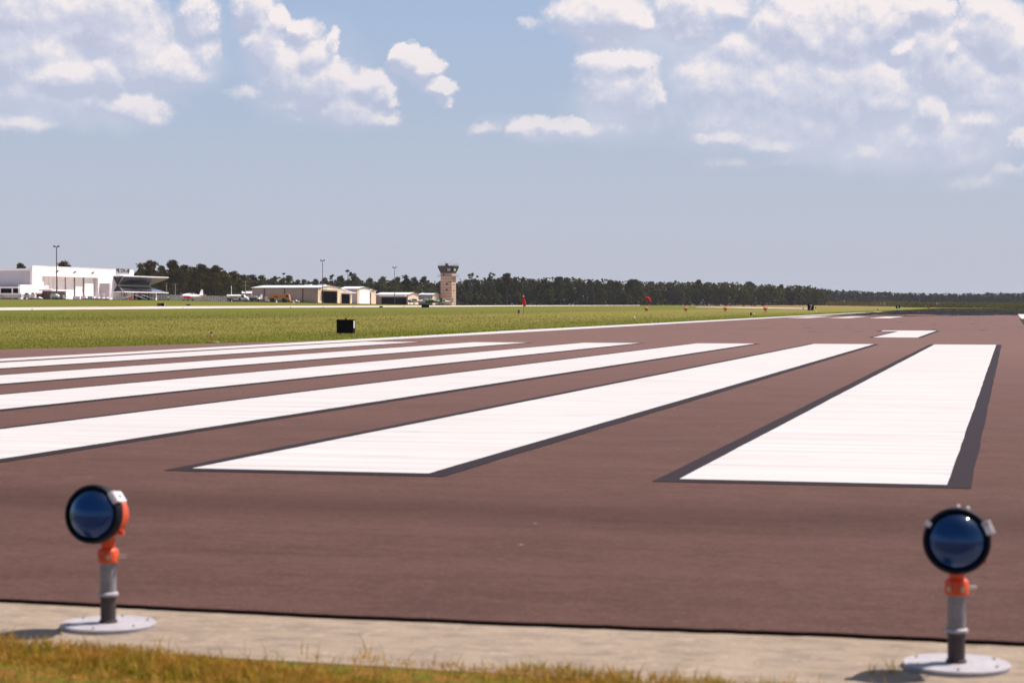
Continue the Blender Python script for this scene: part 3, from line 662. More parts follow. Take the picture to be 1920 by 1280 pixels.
# ---------------------------------------------------------------- runway end lamps in the foreground
def end_lamp(loc, aim, tilt, label, side, full=True):
    """aim: turn of the lamp head about the post; side: which latch shows"""
    r = thing("runway_end_light", label, "runway light", loc, 0, 'blue runway end lights on concrete')
    MB().lathe((0, 0, 0), (0, 0, 1), [(-.012, .172), (.004, .174), (.0075, .171), (.0078, .0)], 64).build("base_plate", mPlate, r, True)
    for k in range(6):
        a = k * pi / 3 + .35
        MB().lathe((.145 * cos(a), .145 * sin(a), .0078), (0, 0, 1), [(0, .004), (.002, .004), (.003, .005), (.006, .005), (.007, 0)], 10).build("bolt", mBolt, r, True)
    MB().lathe((0, 0, .0095), (0, 0, 1), [(0, .034), (.006, .034), (.008, .0285), (.085, .0285), (.088, .031), (.098, .031)], 28).build("break_coupling", mDarkP, r, True)
    MB().lathe((0, 0, .1), (0, 0, 1), [(.006, .029), (.007, .037), (.016, .038), (.020, .033), (.021, .0302)], 28).build("coupling_ring", mPlate, r, True)
    MB().lathe((0, 0, .118), (0, 0, 1), [(0, .0298), (.118, .0298)], 28).build("post", mGrayP, r, True)
    col = MB().lathe((0, 0, .23), (0, 0, 1), [(0, .034), (.003, .039), (.040, .039), (.046, .037), (.052, .030), (.053, .0215)], 32).build("collar", mOrange, r, True)
    for a in (0.05, pi * .62, pi * 1.25, -1.35):
        d = Vector((cos(a), sin(a), 0)); b = MB()
        b.tube(d * .035 + Vector((0, 0, .252)), d * (.066 if a == .05 else .047) + Vector((0, 0, .252)), .0062, n=8); b.tube(d * .040 + Vector((0, 0, .252)), d * .045 + Vector((0, 0, .252)), .0095, n=6)
        b.build("clamp_bolt", mBolt, col, True)
    # neck rises from the collar and bends into the back of the housing
    MB().lathe((0, 0, .28), (0, 0, 1), [(0, .0225), (.015, .026), (.05, .028), (.085, .036)], 24).build("neck", mOrange, r, True)
    hd = bpy.data.objects.new("lamp_head", None); 
    ax = Vector((sin(aim), -cos(aim), tilt)).normalized()
    c = Vector((0, 0, .405))
    ho = MB().lathe(c, ax, [(-.055, .0), (-.055, .035), (-.048, .052), (-.025, .074), (.025, .092), (.07, .0985), (.092, .0995)], 48).build("lamp_housing", mOrange, r, True)
    # yoke lug on each side of the housing
    u = Vector((0, 0, 1)).cross(ax).normalized(); v = ax.cross(u)
    for sg in (side,):
        if 0: MB().obox(c + u * sg * .092 + ax * .03 - v * .02, ax * .022, u * .010, v * .045).build("yoke_arm", mOrange, ho, False, bevel=.004)
        MB().tube(c + u * sg * .070 + ax * .05 - v * .062, c + u * sg * .092 + ax * .05 - v * .062, .010, n=12).build("pivot_bolt", mOrange, ho, True)
    rim = MB().lathe(c, ax, [(.088, .098), (.090, .106), (.104, .108), (.128, .107), (.134, .103), (.134, .095), (.126, .091), (.100, .0895)], 64).build("rim", mRim, r, True)
    MB().lathe(c, ax, [(.0, .012), (.02, .045), (.05, .068), (.085, .086), (.098, .0892)], 40).build("reflector", mReflect, rim, True)
    bl = MB().lathe(c, ax, [(.02, .0), (.022, .012), (.04, .016), (.055, .012), (.06, .0)], 16)
    bl.build("bulb", mBulb, rim, True)
    def cap(a0, R0): return [(a0 + R0 * (cos(radians(6 * k)) - .5), R0 * sin(radians(6 * k))) for k in range(10, -1, -1)]
    prof = cap(.130, .1035)
    back = cap(.126, .0985)[::-1]
    MB().lathe(c, ax, prof + back, 72).build("lens", mLens, r, True)
    for a, big in ((radians(32), full), (radians(24), not full), (radians(150), False)) if not full else ((radians(36), True),):
        p = c + (u * cos(a) * 1 + v * sin(a)) * .108
        rad = (u * cos(a) + v * sin(a)); tg = ax.cross(rad)
        m_ = MB()
        w = .030 if big else .012
        if full:
            m_.obox(c + rad * .1125 + ax * .098, ax * .036, tg * .024, rad * .003); m_.obox(c + rad * .104 + ax * .1355, ax * .003, tg * .024, rad * .011)
            m_.build('latch', mLatch, rim, False, bevel=.003)
            MB().tube(c + rad * .112 + ax * .098, c + rad * .1165 + ax * .098, .008, n=14).build('latch_hole_shade', mDarkI, rim); continue  # black plug on the plate, painted shade for the hole
        m_.obox(p + ax * .110 + rad * .004, ax * .024, tg * w * .7, rad * .0035)
        m_.obox(p + ax * .136 - rad * .004, ax * .0025, tg * w * .7, rad * .010)
        if big: m_.obox(p + ax * .080 + rad * .012, ax * .014, tg * w * .8, rad * .004)
        m_.build("latch", mLatch, rim, False, bevel=.0015)
    for a in (() if full else (radians(88), radians(72))):
        rad = (u * cos(a) + v * sin(a)); m_ = MB(); m_.lathe(c + rad * .108 + ax * .12, rad, [(0, .006), (.004, .006), (.008, .003), (.009, 0)], 10); m_.build("rim_screw", mLatch, rim, True)
    bpy.data.objects.remove(hd)
    return r
pl = gp(203, 1170, -.006); pr = gp(1793, 1245, -.006)
end_lamp(pl, radians(-27) + atan2(pl.x, pl.y) * -1, .12, 'blue lensed orange runway end light on the left, turned aside with a white latch plate', 1)
end_lamp(pr, atan2(pr.x, pr.y) * -1 + radians(0), .12, 'blue lensed orange runway end light on the right, facing straight to the viewer', 1, False)

# ---------------------------------------------------------------- foreground dry grass and field grass
def blades(name, P, hgt, wid, lean, mat, label, seg=2):
    n = len(P); a = RNG.uniform(0, 2 * pi, n); dirx = np.cos(a); diry = np.sin(a)
    la = RNG.uniform(0, 2 * pi, n); lx = np.cos(la) * lean * RNG.uniform(.2, 1, n) * hgt; ly = np.sin(la) * lean * RNG.uniform(.2, 1, n) * hgt
    V = np.zeros((n, 5, 3)); w = wid[:, None] if np.ndim(wid) else wid
    w = np.full(n, 1.0) * wid
    V[:, 0] = P; V[:, 0, 0] -= dirx * w; V[:, 0, 1] -= diry * w
    V[:, 1] = P; V[:, 1, 0] += dirx * w; V[:, 1, 1] += diry * w
    V[:, 2] = P; V[:, 2, 0] += dirx * w * .7 + lx * .35; V[:, 2, 1] += diry * w * .7 + ly * .35; V[:, 2, 2] += hgt * .6
    V[:, 3] = P; V[:, 3, 0] += -dirx * w * .7 + lx * .35; V[:, 3, 1] += -diry * w * .7 + ly * .35; V[:, 3, 2] += hgt * .6
    V[:, 4] = P; V[:, 4, 0] += lx; V[:, 4, 1] += ly; V[:, 4, 2] += hgt
    b = np.arange(n)[:, None] * 5
    tris = np.concatenate([b + np.array([[0, 1, 2]]), b + np.array([[0, 2, 3]]), b + np.array([[3, 2, 4]])], 0)
    o = fastmesh(name, V.reshape(-1, 3), tris, mat)
    return tag(o, label, 'grass', kind='stuff')
def fore_grass():
    n = 90000; x = RNG.uniform(-2.6, 2.2, n)
    gex = np.array([p.x for p in ge]); gey = np.array([gp(a, b, -.016).y for a, b in GE])
    ye = np.interp(x, gex, gey) + .04 + .03 * np.sin(x * 9) + .02 * np.sin(x * 23) + .03 * np.sin(x * 41) * np.sin(x * 3) + RNG.normal(0, .035, n)
    y = ye - RNG.uniform(0, 1, n) ** .8 * .9
    hh = RNG.uniform(.015, .037, n) * (1 + .5 * np.sin(x * 5 + y * 7)); 
    tall = RNG.random(n) < .01; hh = np.where(tall, RNG.uniform(.06, .10, n), hh)
    P = np.stack([x, y, np.full(n, -.030)], 1)
    blades("grass", P, hh, .0022, .9, mDry, 'dry brown and green grass edging the concrete in the foreground')
fore_grass()
def weed(px, py, n, h, mat):
    c = gp(px, py, -.016); P = np.tile(np.array([c.x, c.y, c.z - .005]), (n, 1)) + RNG.normal(0, .012, (n, 3)) * [1, 1, 0]
    return P, RNG.uniform(.4, 1, n) * h
w1, wh1 = weed(1668, 1262, 16, .07, None); w2, wh2 = weed(1262, 1272, 14, .07, None); w3, wh3 = weed(1640, 1262, 10, .05, None)
blades("weed_tuft", np.vstack([w1, w2, w3]), np.concatenate([wh1, wh2, wh3]), .0016, 1.0, mDry, 'dry weeds sprouting from the concrete beside the right lamp')
def field_grass():
    out = []
    # density falls with distance: uniform over the picture rather than the ground
    n = 310000
    px = RNG.uniform(-950, 1800, n); py = 571 + 86 * RNG.random(n) ** .8
    Y = F * CH / (py - 571 + .01); x = (px - 960) / F * Y
    q = x * Tv.x + Y * Tv.y; s = x * Rv.x + Y * Rv.y
    le = np.array([(gp(a, b).x, gp(a, b).y) for a, b in EDGE_L])
    lim = np.interp(px, [a for a, b in EDGE_L] + [2000], [b for a, b in EDGE_L] + [2000])
    ok = (Y < 330) & (q < qL - .02) & ((px > 900) | (py < lim - .1)) 
    Y = Y[ok]; x = x[ok]
    P = np.stack([x, Y, H(x, Y) - .05], 1); m = len(x)
    hh = RNG.uniform(.03, .075, m) * (1 + .25 * np.sin(x * .35) * np.sin(Y * .21)) * np.clip(Y / 110, .85, 1.6)
    blades("grass", P, hh,   .008 * np.clip(Y / 90, .7, 2), .8, mBlade, 'green airfield grass between the runway and the taxiway')
field_grass()
def edge_tufts():
    pts = []
    for a, b in zip(left[:-1], left[1:]):
        k = max(1, int((b - a).length * 14))
        for i in range(k): pts.append(a.lerp(b, random.random()) + Vector((random.uniform(-.25, .05), random.uniform(-.05, .3), -.05)))
    for s in np.arange(70, 330, .05): pts.append(rw(s, qL - abs(random.gauss(0, .12)) + .04, -.05))
    P = np.array([tuple(p) for p in pts]); n = len(P)
    blades("grass", P, RNG.uniform(.05, .15, n), .010, .7, mBlade, 'ragged grass fringe along the runway edge')
edge_tufts()

# ---------------------------------------------------------------- airfield signs, lights, windsocks
def box_sign(px, Y, w, h, d, ang, label, parts=None, group=None, cat='sign', base=None, name='airfield_sign', front=None):
    p = on(px, Y) if base is None else base
    r = thing(name, label, cat, p, -ang, group)
    MB().box(-w / 2, w / 2, -d / 2, d / 2, .04, h).build("housing", mBlack, r, bevel=.012)
    lg = MB()
    for sx in (-.35, .35): lg.box(w * sx - .02, w * sx + .02, -.02, .02, -.05, .06)
    build_each(lg, "leg", mSteel, r)
    if front: front(r, w, h, d)
    return r
def fA(r, w, h, d):
    MB().box(-.03, .03, -.03, .03, h - .003, h + .055).build("junction_knob", mBlack, r, bevel=.006)
    MB().box(w / 2 + .0, w / 2 + .006, -d * .30, d * .16, h * .42, h * .92).build("side_label", mTrimW, r)
    m = MB()
    for z in (h * .97, .06): m.box(-w / 2 - .008, w / 2 + .008, -d / 2 - .006, d / 2 + .006, z - .012, z + .012)
    build_each(m, "frame_band", M("black_metal", (.015, .013, .013), .5), r)
box_sign(648, 77.6, .71, .60, .27, TH, 'large black box sign seen from the back, standing near the runway edge', front=fA, base=gp(648.5, 626.5, -.03))
def fB(r, w, h, d):
    MB().box(-w / 2 + .03, .02, -d / 2 - .01, -d / 2 + .001, .09, h - .05).build("sign_face", M("rust_orange_face", (.20, .055, .012), .6, var=.5, scale=6), r)
    MB().box(w / 2, w / 2 + .012, -d / 2 + .03, d / 2 - .03, .1, h - .05).build("side_label", mTrimW, r)
p = on(302, 506)
box_sign(302, 506, 2.05, .85, .3, TH, 'low sign with a rusty orange left half and black right half behind the taxiway', front=fB, base=p)
box_sign(797.5, 600, 2.35, .95, .3, TH * .5, 'wide low black sign on the near edge of the taxiway, left of the control tower', base=at(797.5, 577.1, 600))
box_sign(714.5, 600, 1.0, .68, .5, -.5, 'small black slanted sign on the near edge of the taxiway', base=at(714.5, 577.8, 600))
box_sign(353, 560, 1.15, .38, .25, TH, 'tiny black sign lying low in the grass behind the taxiway', base=at(353, 572.9, 560) )
def fNum(t):
    def f(r, w, h, d):
        text_part("sign_number", t, h * 1.12, mTrimW, r, (0, -d / 2 - .012, .04 + (h - .04) / 2), (pi / 2, 0, 0), .004, .95)
        MB().box(-.25 * w, .25 * w, -.05, .05, h - .003, h + .05).build("top_cap", mBlack, r)
    return f
box_sign(1520, 392, 1.22, 1.20, .3, -.05, 'black distance sign with a pale number 7 left of the runway', front=fNum("7"), name='distance_sign', base=at(1520, 582, 392))
box_sign(1683.5, 640, 1.25, 1.12, .3, -.1, 'smaller far black distance sign with a pale number 6', front=fNum("6"), name='distance_sign', base=at(1683.5, 578.6, 640))

# amber taxiway light with blue cap
p = gp(396.2, 641.6, -.03)
r = thing("taxiway_light", 'amber post light with a dark blue cap at the grass edge on the left', 'taxiway light', p)
MB().lathe((0, 0, .0), (0, 0, 1), [(0, .022), (.13, .024), (.145, .034), (.235, .036), (.245, .030)], 16).build("post", mOrangeL, r, True)
MB().lathe((0, 0, .245), (0, 0, 1), [(0, .038), (.012, .038), (.016, .03)], 16).build("ring", mTrimW, r, True)
MB().lathe((0, 0, .26), (0, 0, 1), [(0, .032), (.055, .032), (.075, .022), (.082, 0)], 16).build("cap", mBlueCap, r, True)
MB().lathe((.06, -.10, -.02), (0, 0, 1), [(0, .22), (.050, .21), (.055, 0)], 24, 1.3).build("concrete_pad", mConc, r)

# PAPI boxes
def papi(px, Y, label):
    p = at(px, 585.2, Y)
    r = thing("approach_light_box", label, 'light box', p, .1, 'orange approach slope light boxes')
    MB().lathe((0, 0, 0), (0, 0, 1), [(.44, .20), (.50, .30), (.62, .34), (.72, .32), (.78, .24), (.80, 0)], 14).build("housing", mPapi, r, True)
    MB().box(-.22, .20, -.34, -.30, .60, .72).build("lens_slot", mTrimW, r, bevel=.01)
    for sx, sy in ((-.27, -.1), (.27, -.1), (0, .25), (.06, -.18)):
        MB().tube((sx, sy, -.1), (sx * .8, sy * .8, .52), .028, n=8).build("leg", mRust if sx == .06 else mSteel, r)
    MB().box(-.12, .10, -.1, .1, .28, .50).build("control_box", mBlack, r)
for px, t in ((1212, 'nearest to the bent red windsock'), (1286, 'second from the left in the row'), (1360, 'third from the left in the row'), (1435, 'rightmost of the four')):
    papi(px, 309, 'round orange light box on legs, ' + t)

# small white runway edge lights
def edge_light(px, py, Y, label):
    r = thing("runway_edge_light", label, 'runway light', at(px, py, Y), 0, 'white runway edge lights in the grass')
    MB().lathe((0, 0, -.05), (0, 0, 1), [(0, .03), (.16, .03)], 10).build("stem", mOrangeL, r)
    MB().lathe((0, 0, .11), (0, 0, 1), [(0, .045), (.02, .085), (.09, .09), (.15, .06), (.17, 0)], 12).build("lamp", mTrimW, r, True)
for i, (px, py, Y) in enumerate([(1189, 600, 149), (1413.8, 592, 206), (1530.5, 587.2, 268), (1601.5, 583.6, 345), (1649.8, 581.2, 425), (1684.3, 579.8, 495)]):
    edge_light(px, py, Y, 'small white globe light in the grass, ' + ['closest of the row left of the runway', 'beside a black post box', 'below the number 7 sign', 'alone between the two number signs', 'beside a tiny black box far off', 'in front of the number 6 sign'][i])
def post_box(px, py, Y, w, h, label):
    r = thing("junction_box", label, 'junction box', at(px, py, Y))
    MB().box(-w / 2, w / 2, -.1, .1, .02, h).build("housing", mBlack, r, bevel=.01)
    MB().box(-w / 2 - .01, w / 2 + .01, -.11, .11, h - .002, h + .05).build("lid", mTrimW, r, bevel=.008)
post_box(1408, 591.8, 207, .15, .34, 'black upright box with a pale lid beside a white edge light')
post_box(1645.7, 581.4, 425, .22, .24, 'tiny far black box with a pale lid left of the far runway light')
post_box(1528.6, 578.4, 500, .20, .38, 'small black box just right of the number 7 sign')
post_box(1505.8, 579.6, 500, .20, .38, 'small black box just left of the number 7 sign')
# red and white box on post
r = thing("marker_box", 'red box with a white side on a short post by the hanging windsock', 'marker', at(971.3, 591, 216))
MB().tube((0, 0, -.05), (0, 0, .60), .022, n=8).build("post", mRust, r)
MB().box(.02, .19, -.1, .1, .22, .58).build("red_box", M("red_box_paint", (.35, .015, .02), .5), r, bevel=.01)
MB().box(.19, .29, -.1, .1, .23, .57).build("white_side", mTrimW, r, bevel=.005)
def windsock(px, py, Y, hgt, pts, rad, label, extra=False):
    r = thing("windsock", label, 'windsock', at(px, py, Y))
    MB().tube((0, 0, -.1), (0, 0, hgt), .020, n=8).build("pole", M("orange_pole", (.35, .09, .03), .6), r)
    n = len(pts); m = MB(); vs = []; k = 14
    for i, (x, z) in enumerate(pts):
        a = pts[min(i + 1, n - 1)]; b = pts[max(i - 1, 0)]; d = Vector((a[0] - b[0], 0, a[1] - b[1])).normalized(); u = Vector((0, 1, 0)); v = d.cross(u)
        for j in range(k):
            t = 2 * pi * j / k; vs.append(Vector((x, 0, z)) + (u * cos(t) + v * sin(t)) * rad[i] * (1 + .1 * sin(3 * t + i)))
    m.add(vs, [(i * k + j, i * k + (j + 1) % k, (i + 1) * k + (j + 1) % k, (i + 1) * k + j) for i in range(n - 1) for j in range(k)])
    m.build("sock", mRedS, r, True)
    h = MB(); h.lathe((pts[0][0], 0, pts[0][1] + .02), (0, 0, 1), [(0, rad[0]), (.03, rad[0])], 14); h.bar((0, 0, hgt - .1), (pts[0][0], 0, pts[0][1] + .03), .03); h.build("frame", mBrownT, r)
    if extra:
        MB().lathe((0, 0, hgt), (0, 0, 1), [(0, .04), (.10, .08), (.14, .05), (.15, 0)], 10).build("lamp_hood", mTrimW, r, True)
        MB().lathe((-.02, 0, hgt + .16), (0, 0, 1), [(0, .05), (.12, .07), (.2, .03), (.21, 0)], 10).build("beacon", M("red_beacon", (.5, .06, .04), .4), r, True)
windsock(981.5, 590.5, 222, 2.02, [(-.02, 1.86), (.0, 1.65), (.06, 1.35), (.14, 1.05), (.2, .98)], [.17, .20, .19, .15, .06], 'limp red windsock hanging straight down its thin pole', True)
windsock(1212, 584.0, 332, 2.45, [(-.02, 2.30), (.22, 2.36), (.42, 2.2), (.60, 1.85), (.68, 1.62)], [.22, .22, .20, .15, .11], 'red windsock bent over to the right above the light boxes')
# far orange marker, and a board added to stand for a pale mirage blur
r = thing("far_board", 'small orange board at the far tip of the grass beside the runway', 'marker', at(1741, 578.2, 610)); MB().box(-.35, .35, -.05, .05, .0, .26).build("board", mPapi, r, bevel=.02); MB().box(-.03, .03, -.03, .03, -.2, .02).build("post", mRust, r)
r = thing("far_board", 'pale board standing in for a mirage blur beyond the runway end', 'marker', at(1793, 577.6, 1200)); MB().box(-.65, .65, -.05, .05, .3, 1.75).build("board", M("pale_board", (.42, .36, .36), .8), r, bevel=.03); MB().box(-.06, .06, -.04, .04, -.5, .3).build("post", mWood, r)
def reflector(px, Y):
    p = on(px, Y)
    r = thing("taxiway_marker", 'tiny dark post marker on the edge of the pale taxiway', 'marker', p, 0, 'taxiway edge markers')
    MB().lathe((0, 0, 0), (0, 0, 1), [(0, .07), (.32, .07), (.42, .04), (.43, 0)], 8).build("post", mBlueCap, r)
for px in (60, 343, 545, 606, 662, 757): reflector(px, tcol(px, 1) - 2)

# ---------------------------------------------------------------- buildings
def dirv(a): return Vector((sin(a), cos(a), 0))
def big_hangar():
    A = radians(11); C0 = at(61, 571, 600); C0.z = 0; bz = zp(560.8, 600)
    r = thing("aircraft_hangar", 'large white hangar with tall sliding doors and a black name sign on its roofline', 'hangar', (C0.x, C0.y, bz), -A)
    Y = lambda px: along(C0, A, px)
    L = Y(251); Hh = 10.1; y0, y1 = Y(79), Y(184.5); ye = Y(38.5); zo = 7.15; low = 4.35
    m = MB(); m.box(-.7, 0, 0, y0, -1, Hh); m.box(-.7, 0, y1, L, -1, Hh); m.box(-.7, 0, y0, y1, zo, Hh)
    m.build("front_wall", mHangW, r)
    MB().box(-.7, 0, ye, -.003, -1, low).build("low_wing_wall", mHangW, r)
    m = MB(); m.box(-70, -.703, .0, .6, -1, Hh - .95); m.box(-70, -3.7, .6, L, -1, Hh - .95); m.build("side_wall", mHangShade, r)
    m = MB(); m.box(-70, -.706, -.45, .6, Hh - 1.35, Hh - .75); m.build("roof_fascia", mTrimW, r)
    m = MB(); m.box(-70, -.71, .603, L, Hh - .945, Hh - .75); m.build("roof", mRoofW, r)
    # cap flashing
    MB().box(-.78, .06, -.05, L + .05, Hh, Hh + .18).build("parapet_cap", mTrimW, r)
    # low annex in front of the side wall
    m = MB(); m.box(-70, -.72, ye + 1.5, -.02, -1, 1.9); m.build("annex_wall", mBrownT, r)
    m = MB(); m.box(-70, -.2, ye - .8, -.02, 3.25, 3.75); m.build("annex_roof", mTrimW, r)
    m = MB()
    for k in range(14): m.box(-2.5 - 3.9 * k, -2.2 - 3.9 * k, ye - .6, ye - .3, -1, 3.25)
    build_each(m, "annex_post", mTrimW, r)
    MB().box(-70, -.8, ye + 1.6, -.05, 1.9, 3.25).build("annex_window", mDarkI, r)
    # door recess
    m = MB(); m.box(-3.4, -.71, y0, y0 + .1, -1, zo); m.box(-3.4, -.71, y1 - .1, y1, -1, zo); m.box(-3.4, -.71, y0 + .1, y1 - .1, zo, zo + .1); m.box(-3.5, -3.4, y0, y1, -1, zo + .1)
    m.build("door_recess", mDoorL, r)
    ed = [79.3, 88, 100, 111, 122, 136, 150.5, 164.5, 181]; dep = [.9, 1.45, 2.0, 2.45, 2.5, 2.05, 1.55, 1.0]
    for k in range(8):
        a, b = Y(ed[k]) + .02, Y(ed[k + 1]) - .02
        dl = MB().box(-dep[k] - .2, -dep[k], a, b, -1, zo - .02).build("sliding_door", mDoorL, r)
        MB().box(-dep[k] - .22, -dep[k] + .05, b, b + .16, -1, zo - .03).build("door_edge", M("gray_door_edge", (.36, .30, .30), .6), dl)
    for px in (100, 133, 167):
        y = Y(px); w = MB().bar((0, y, 7.9), (1.1, y, 8.5), .10).build("wall_lamp", mLatch, r)
        MB().obox((1.3, y + .2, 8.65), Vector((.38, 0, .28)), Vector((0, .28, 0)), Vector((-.09, 0, .12))).build("lamp_hood", mCab, w)
    MB().box(.003, 3.3, Y(187.5), Y(187.5) + 1.2, -1, zp(530.5, 640) - bz).build('link_wall', mHangShade, r)
    text_part("name_letters", "MILLION AIR", 2.0, mCab, r, (.25, (Y(217) + Y(243)) / 2, 9.8), (pi / 2, 0, pi / 2), .06, (Y(243) - Y(217)) / 11.6)
    m = MB(); m.box(.02, .25, Y(217), Y(243), 8.95, 9.05); m.build("sign_rail", mCab, r)
    return r
big_hangar()

def quad_panel(m, p00, p10, p11, p01, th=.05):
    nrm = (p10 - p00).cross(p01 - p00).normalized() * th
    m.add([p00, p10, p11, p01, p00 + nrm, p10 + nrm, p11 + nrm, p01 + nrm], [(0, 1, 2, 3), (7, 6, 5, 4), (0, 4, 5, 1), (1, 5, 6, 2), (2, 6, 7, 3), (3, 7, 4, 0)])
def quad_grid(m, p00, p10, p11, p01, nx, ny, w, off):
    for i in range(nx + 1):
        t = i / nx; m.bar(p00.lerp(p10, t) + off, p01.lerp(p11, t) + off, w)
    for j in range(1, ny):
        t = j / ny; m.bar(p00.lerp(p01, t) + off, p10.lerp(p11, t) + off, w)
def terminal():
    A = radians(11); B = at(222, 571, 665); B.z = 0; bz = zp(561.5, 665)
    r = thing("terminal_building", 'glass fronted airport terminal with flared dark glazing above and below a beige band', 'terminal', (B.x, B.y, bz), -A)
    L = along(B, A, 283); zw0, zw1 = zp(536.8, 665) - bz, zp(533, 665) - bz; zr = zp(518.5, 665) - bz; zb = zp(547.3, 665) - bz
    V = Vector; wx = -3.6
    wB, wC, wA = V((0, 0, zw1)), V((0, L, zw1)), V((wx, 0, zw1)); rB, rC, rA = V((3, -3, zr)), V((4.2, L + 6, zr - .3)), V((wx, -3, zr))
    rM = rB.lerp(rC, .62)
    b0, c0, a0 = V((0, 0, zw0)), V((0, L, zw0)), V((wx, 0, zw0)); sB, sC, sA = V((3, -3, zb)), V((4.2, L + 6, zb - .1)), V((wx - .5, -3, zb)); sM = sB.lerp(sC, .62)
    m = MB(); quad_panel(m, wA, wB, rB, rA); quad_panel(m, wB, wC, rM, rB); m.build("upper_glazing", mGlassD, r)
    m = MB(); quad_grid(m, wA, wB, rB, rA, 4, 5, .07, V((0, -.08, 0))); quad_grid(m, wB, wC, rM, rB, 14, 5, .07, V((.09, 0, 0))); m.bar(wB + V((.08, -.08, 0)), rB + V((.08, -.08, 0)), .32); m.build("upper_mullions", mMull, r)
    m = MB(); m.add([wC, rC, rM, wC + V((-.4, .1, 0)), rC + V((-.4, .1, 0)), rM + V((-.4, .1, 0))], [(0, 1, 2), (5, 4, 3), (0, 3, 4, 1), (1, 4, 5, 2), (2, 5, 3, 0)]); so_ = m.build("soffit", mSoffit, r)
    m = MB()
    for k in range(1, 8):
        t = k / 8; m.bar(wC.lerp(rM, t) + V((.06, 0, 0)), wC.lerp(rC, t) + V((.06, 0, 0)), .10)
    m.build("soffit_slats", mBrownT, so_)
    m = MB(); quad_panel(m, sA, sB, b0, a0); quad_panel(m, sB, sM, c0, b0); m.build("lower_glazing", mGlassD, r)
    m = MB(); m.add([c0, sM, sC, c0 - V((.3, 0, .1)), sM - V((.3, 0, .1)), sC - V((.3, 0, .1))], [(0, 1, 2), (5, 4, 3), (0, 3, 4, 1), (1, 4, 5, 2), (2, 5, 3, 0)]); m.build("skirt_end", mGlassB, r)
    m = MB(); quad_grid(m, sA, sB, b0, a0, 4, 4, .07, V((0, -.08, .04))); quad_grid(m, sB, sM, c0, b0, 14, 4, .07, V((.09, 0, .04))); m.bar(b0 + V((.08, -.08, 0)), sB + V((.08, -.08, .05)), .36); m.bar(a0, sA, .3); m.build("lower_mullions", mMull, r)
    m = MB(); m.box(wx, .02, -.02, L, zw0, zw1); bd = m.build("beige_band", mBandB, r)
    text_part("band_letters", "STENNIS INTERNATIONAL AIRPORT", .62, M("gray_letters", (.22, .19, .17), .6), bd, (.05, L * .5, (zw0 + zw1) / 2), (pi / 2, 0, pi / 2), .03, L * .88 / 10.6)
    m = MB(); m.prism([(wx, -3.1), (3.1, -3.1), (4.3, L + 6.1), (wx, L + 6.1)], 'z', zr, zr + .35); m.build("roof_slab", mTrimW, r)
    m = MB(); m.prism([(wx, -2.2), (1.5, -2.2), (1.5, L * .25), (wx, L * .25)], 'z', zr + .355, zr + .62); m.build("roof_curb", mRoofW, r)
    m = MB(); m.bar(sA, sB, .32); m.bar(sB, sC, .32); m.build("skirt_gutter", mTrimW, r)
    # ground floor set back under the skirt
    MB().box(wx, -.6, .4, L, -1.2, zb).build("ground_floor_glass", mDarkI, r)
    m = MB()
    for k in range(7): m.box(.9, 1.15, k * L / 6.3, k * L / 6.3 + .25, -1.2, zb + .6)
    build_each(m, "column", mMull, r)
    m = MB()
    for k in (1, 3, 4): m.box(-.55, -.45, k * 5.2, k * 5.2 + 3.6, 1.3, 1.8); m.box(-.58, -.48, k * 5.2 + 1, k * 5.2 + 2.2, 0.1, 3.3)
    build_each(m, "window_frame", mMull, r)
    MB().box(-2, .6, L + .05, L + 4.3, -1.2, 3.1).build("entrance_block", mTrimW, r)
    MB().box(.605, .66, L + .7, L + 3.1, -.5, 2.3).build("entrance_window", M("gray_glass", (.25, .25, .28), .3), r)
    # link wall to the hangar
    MB().box(-5.5, wx - .01, .3, 12, -1.2, zb + 2.2).build("link_wall", mHangShade, r)
terminal()

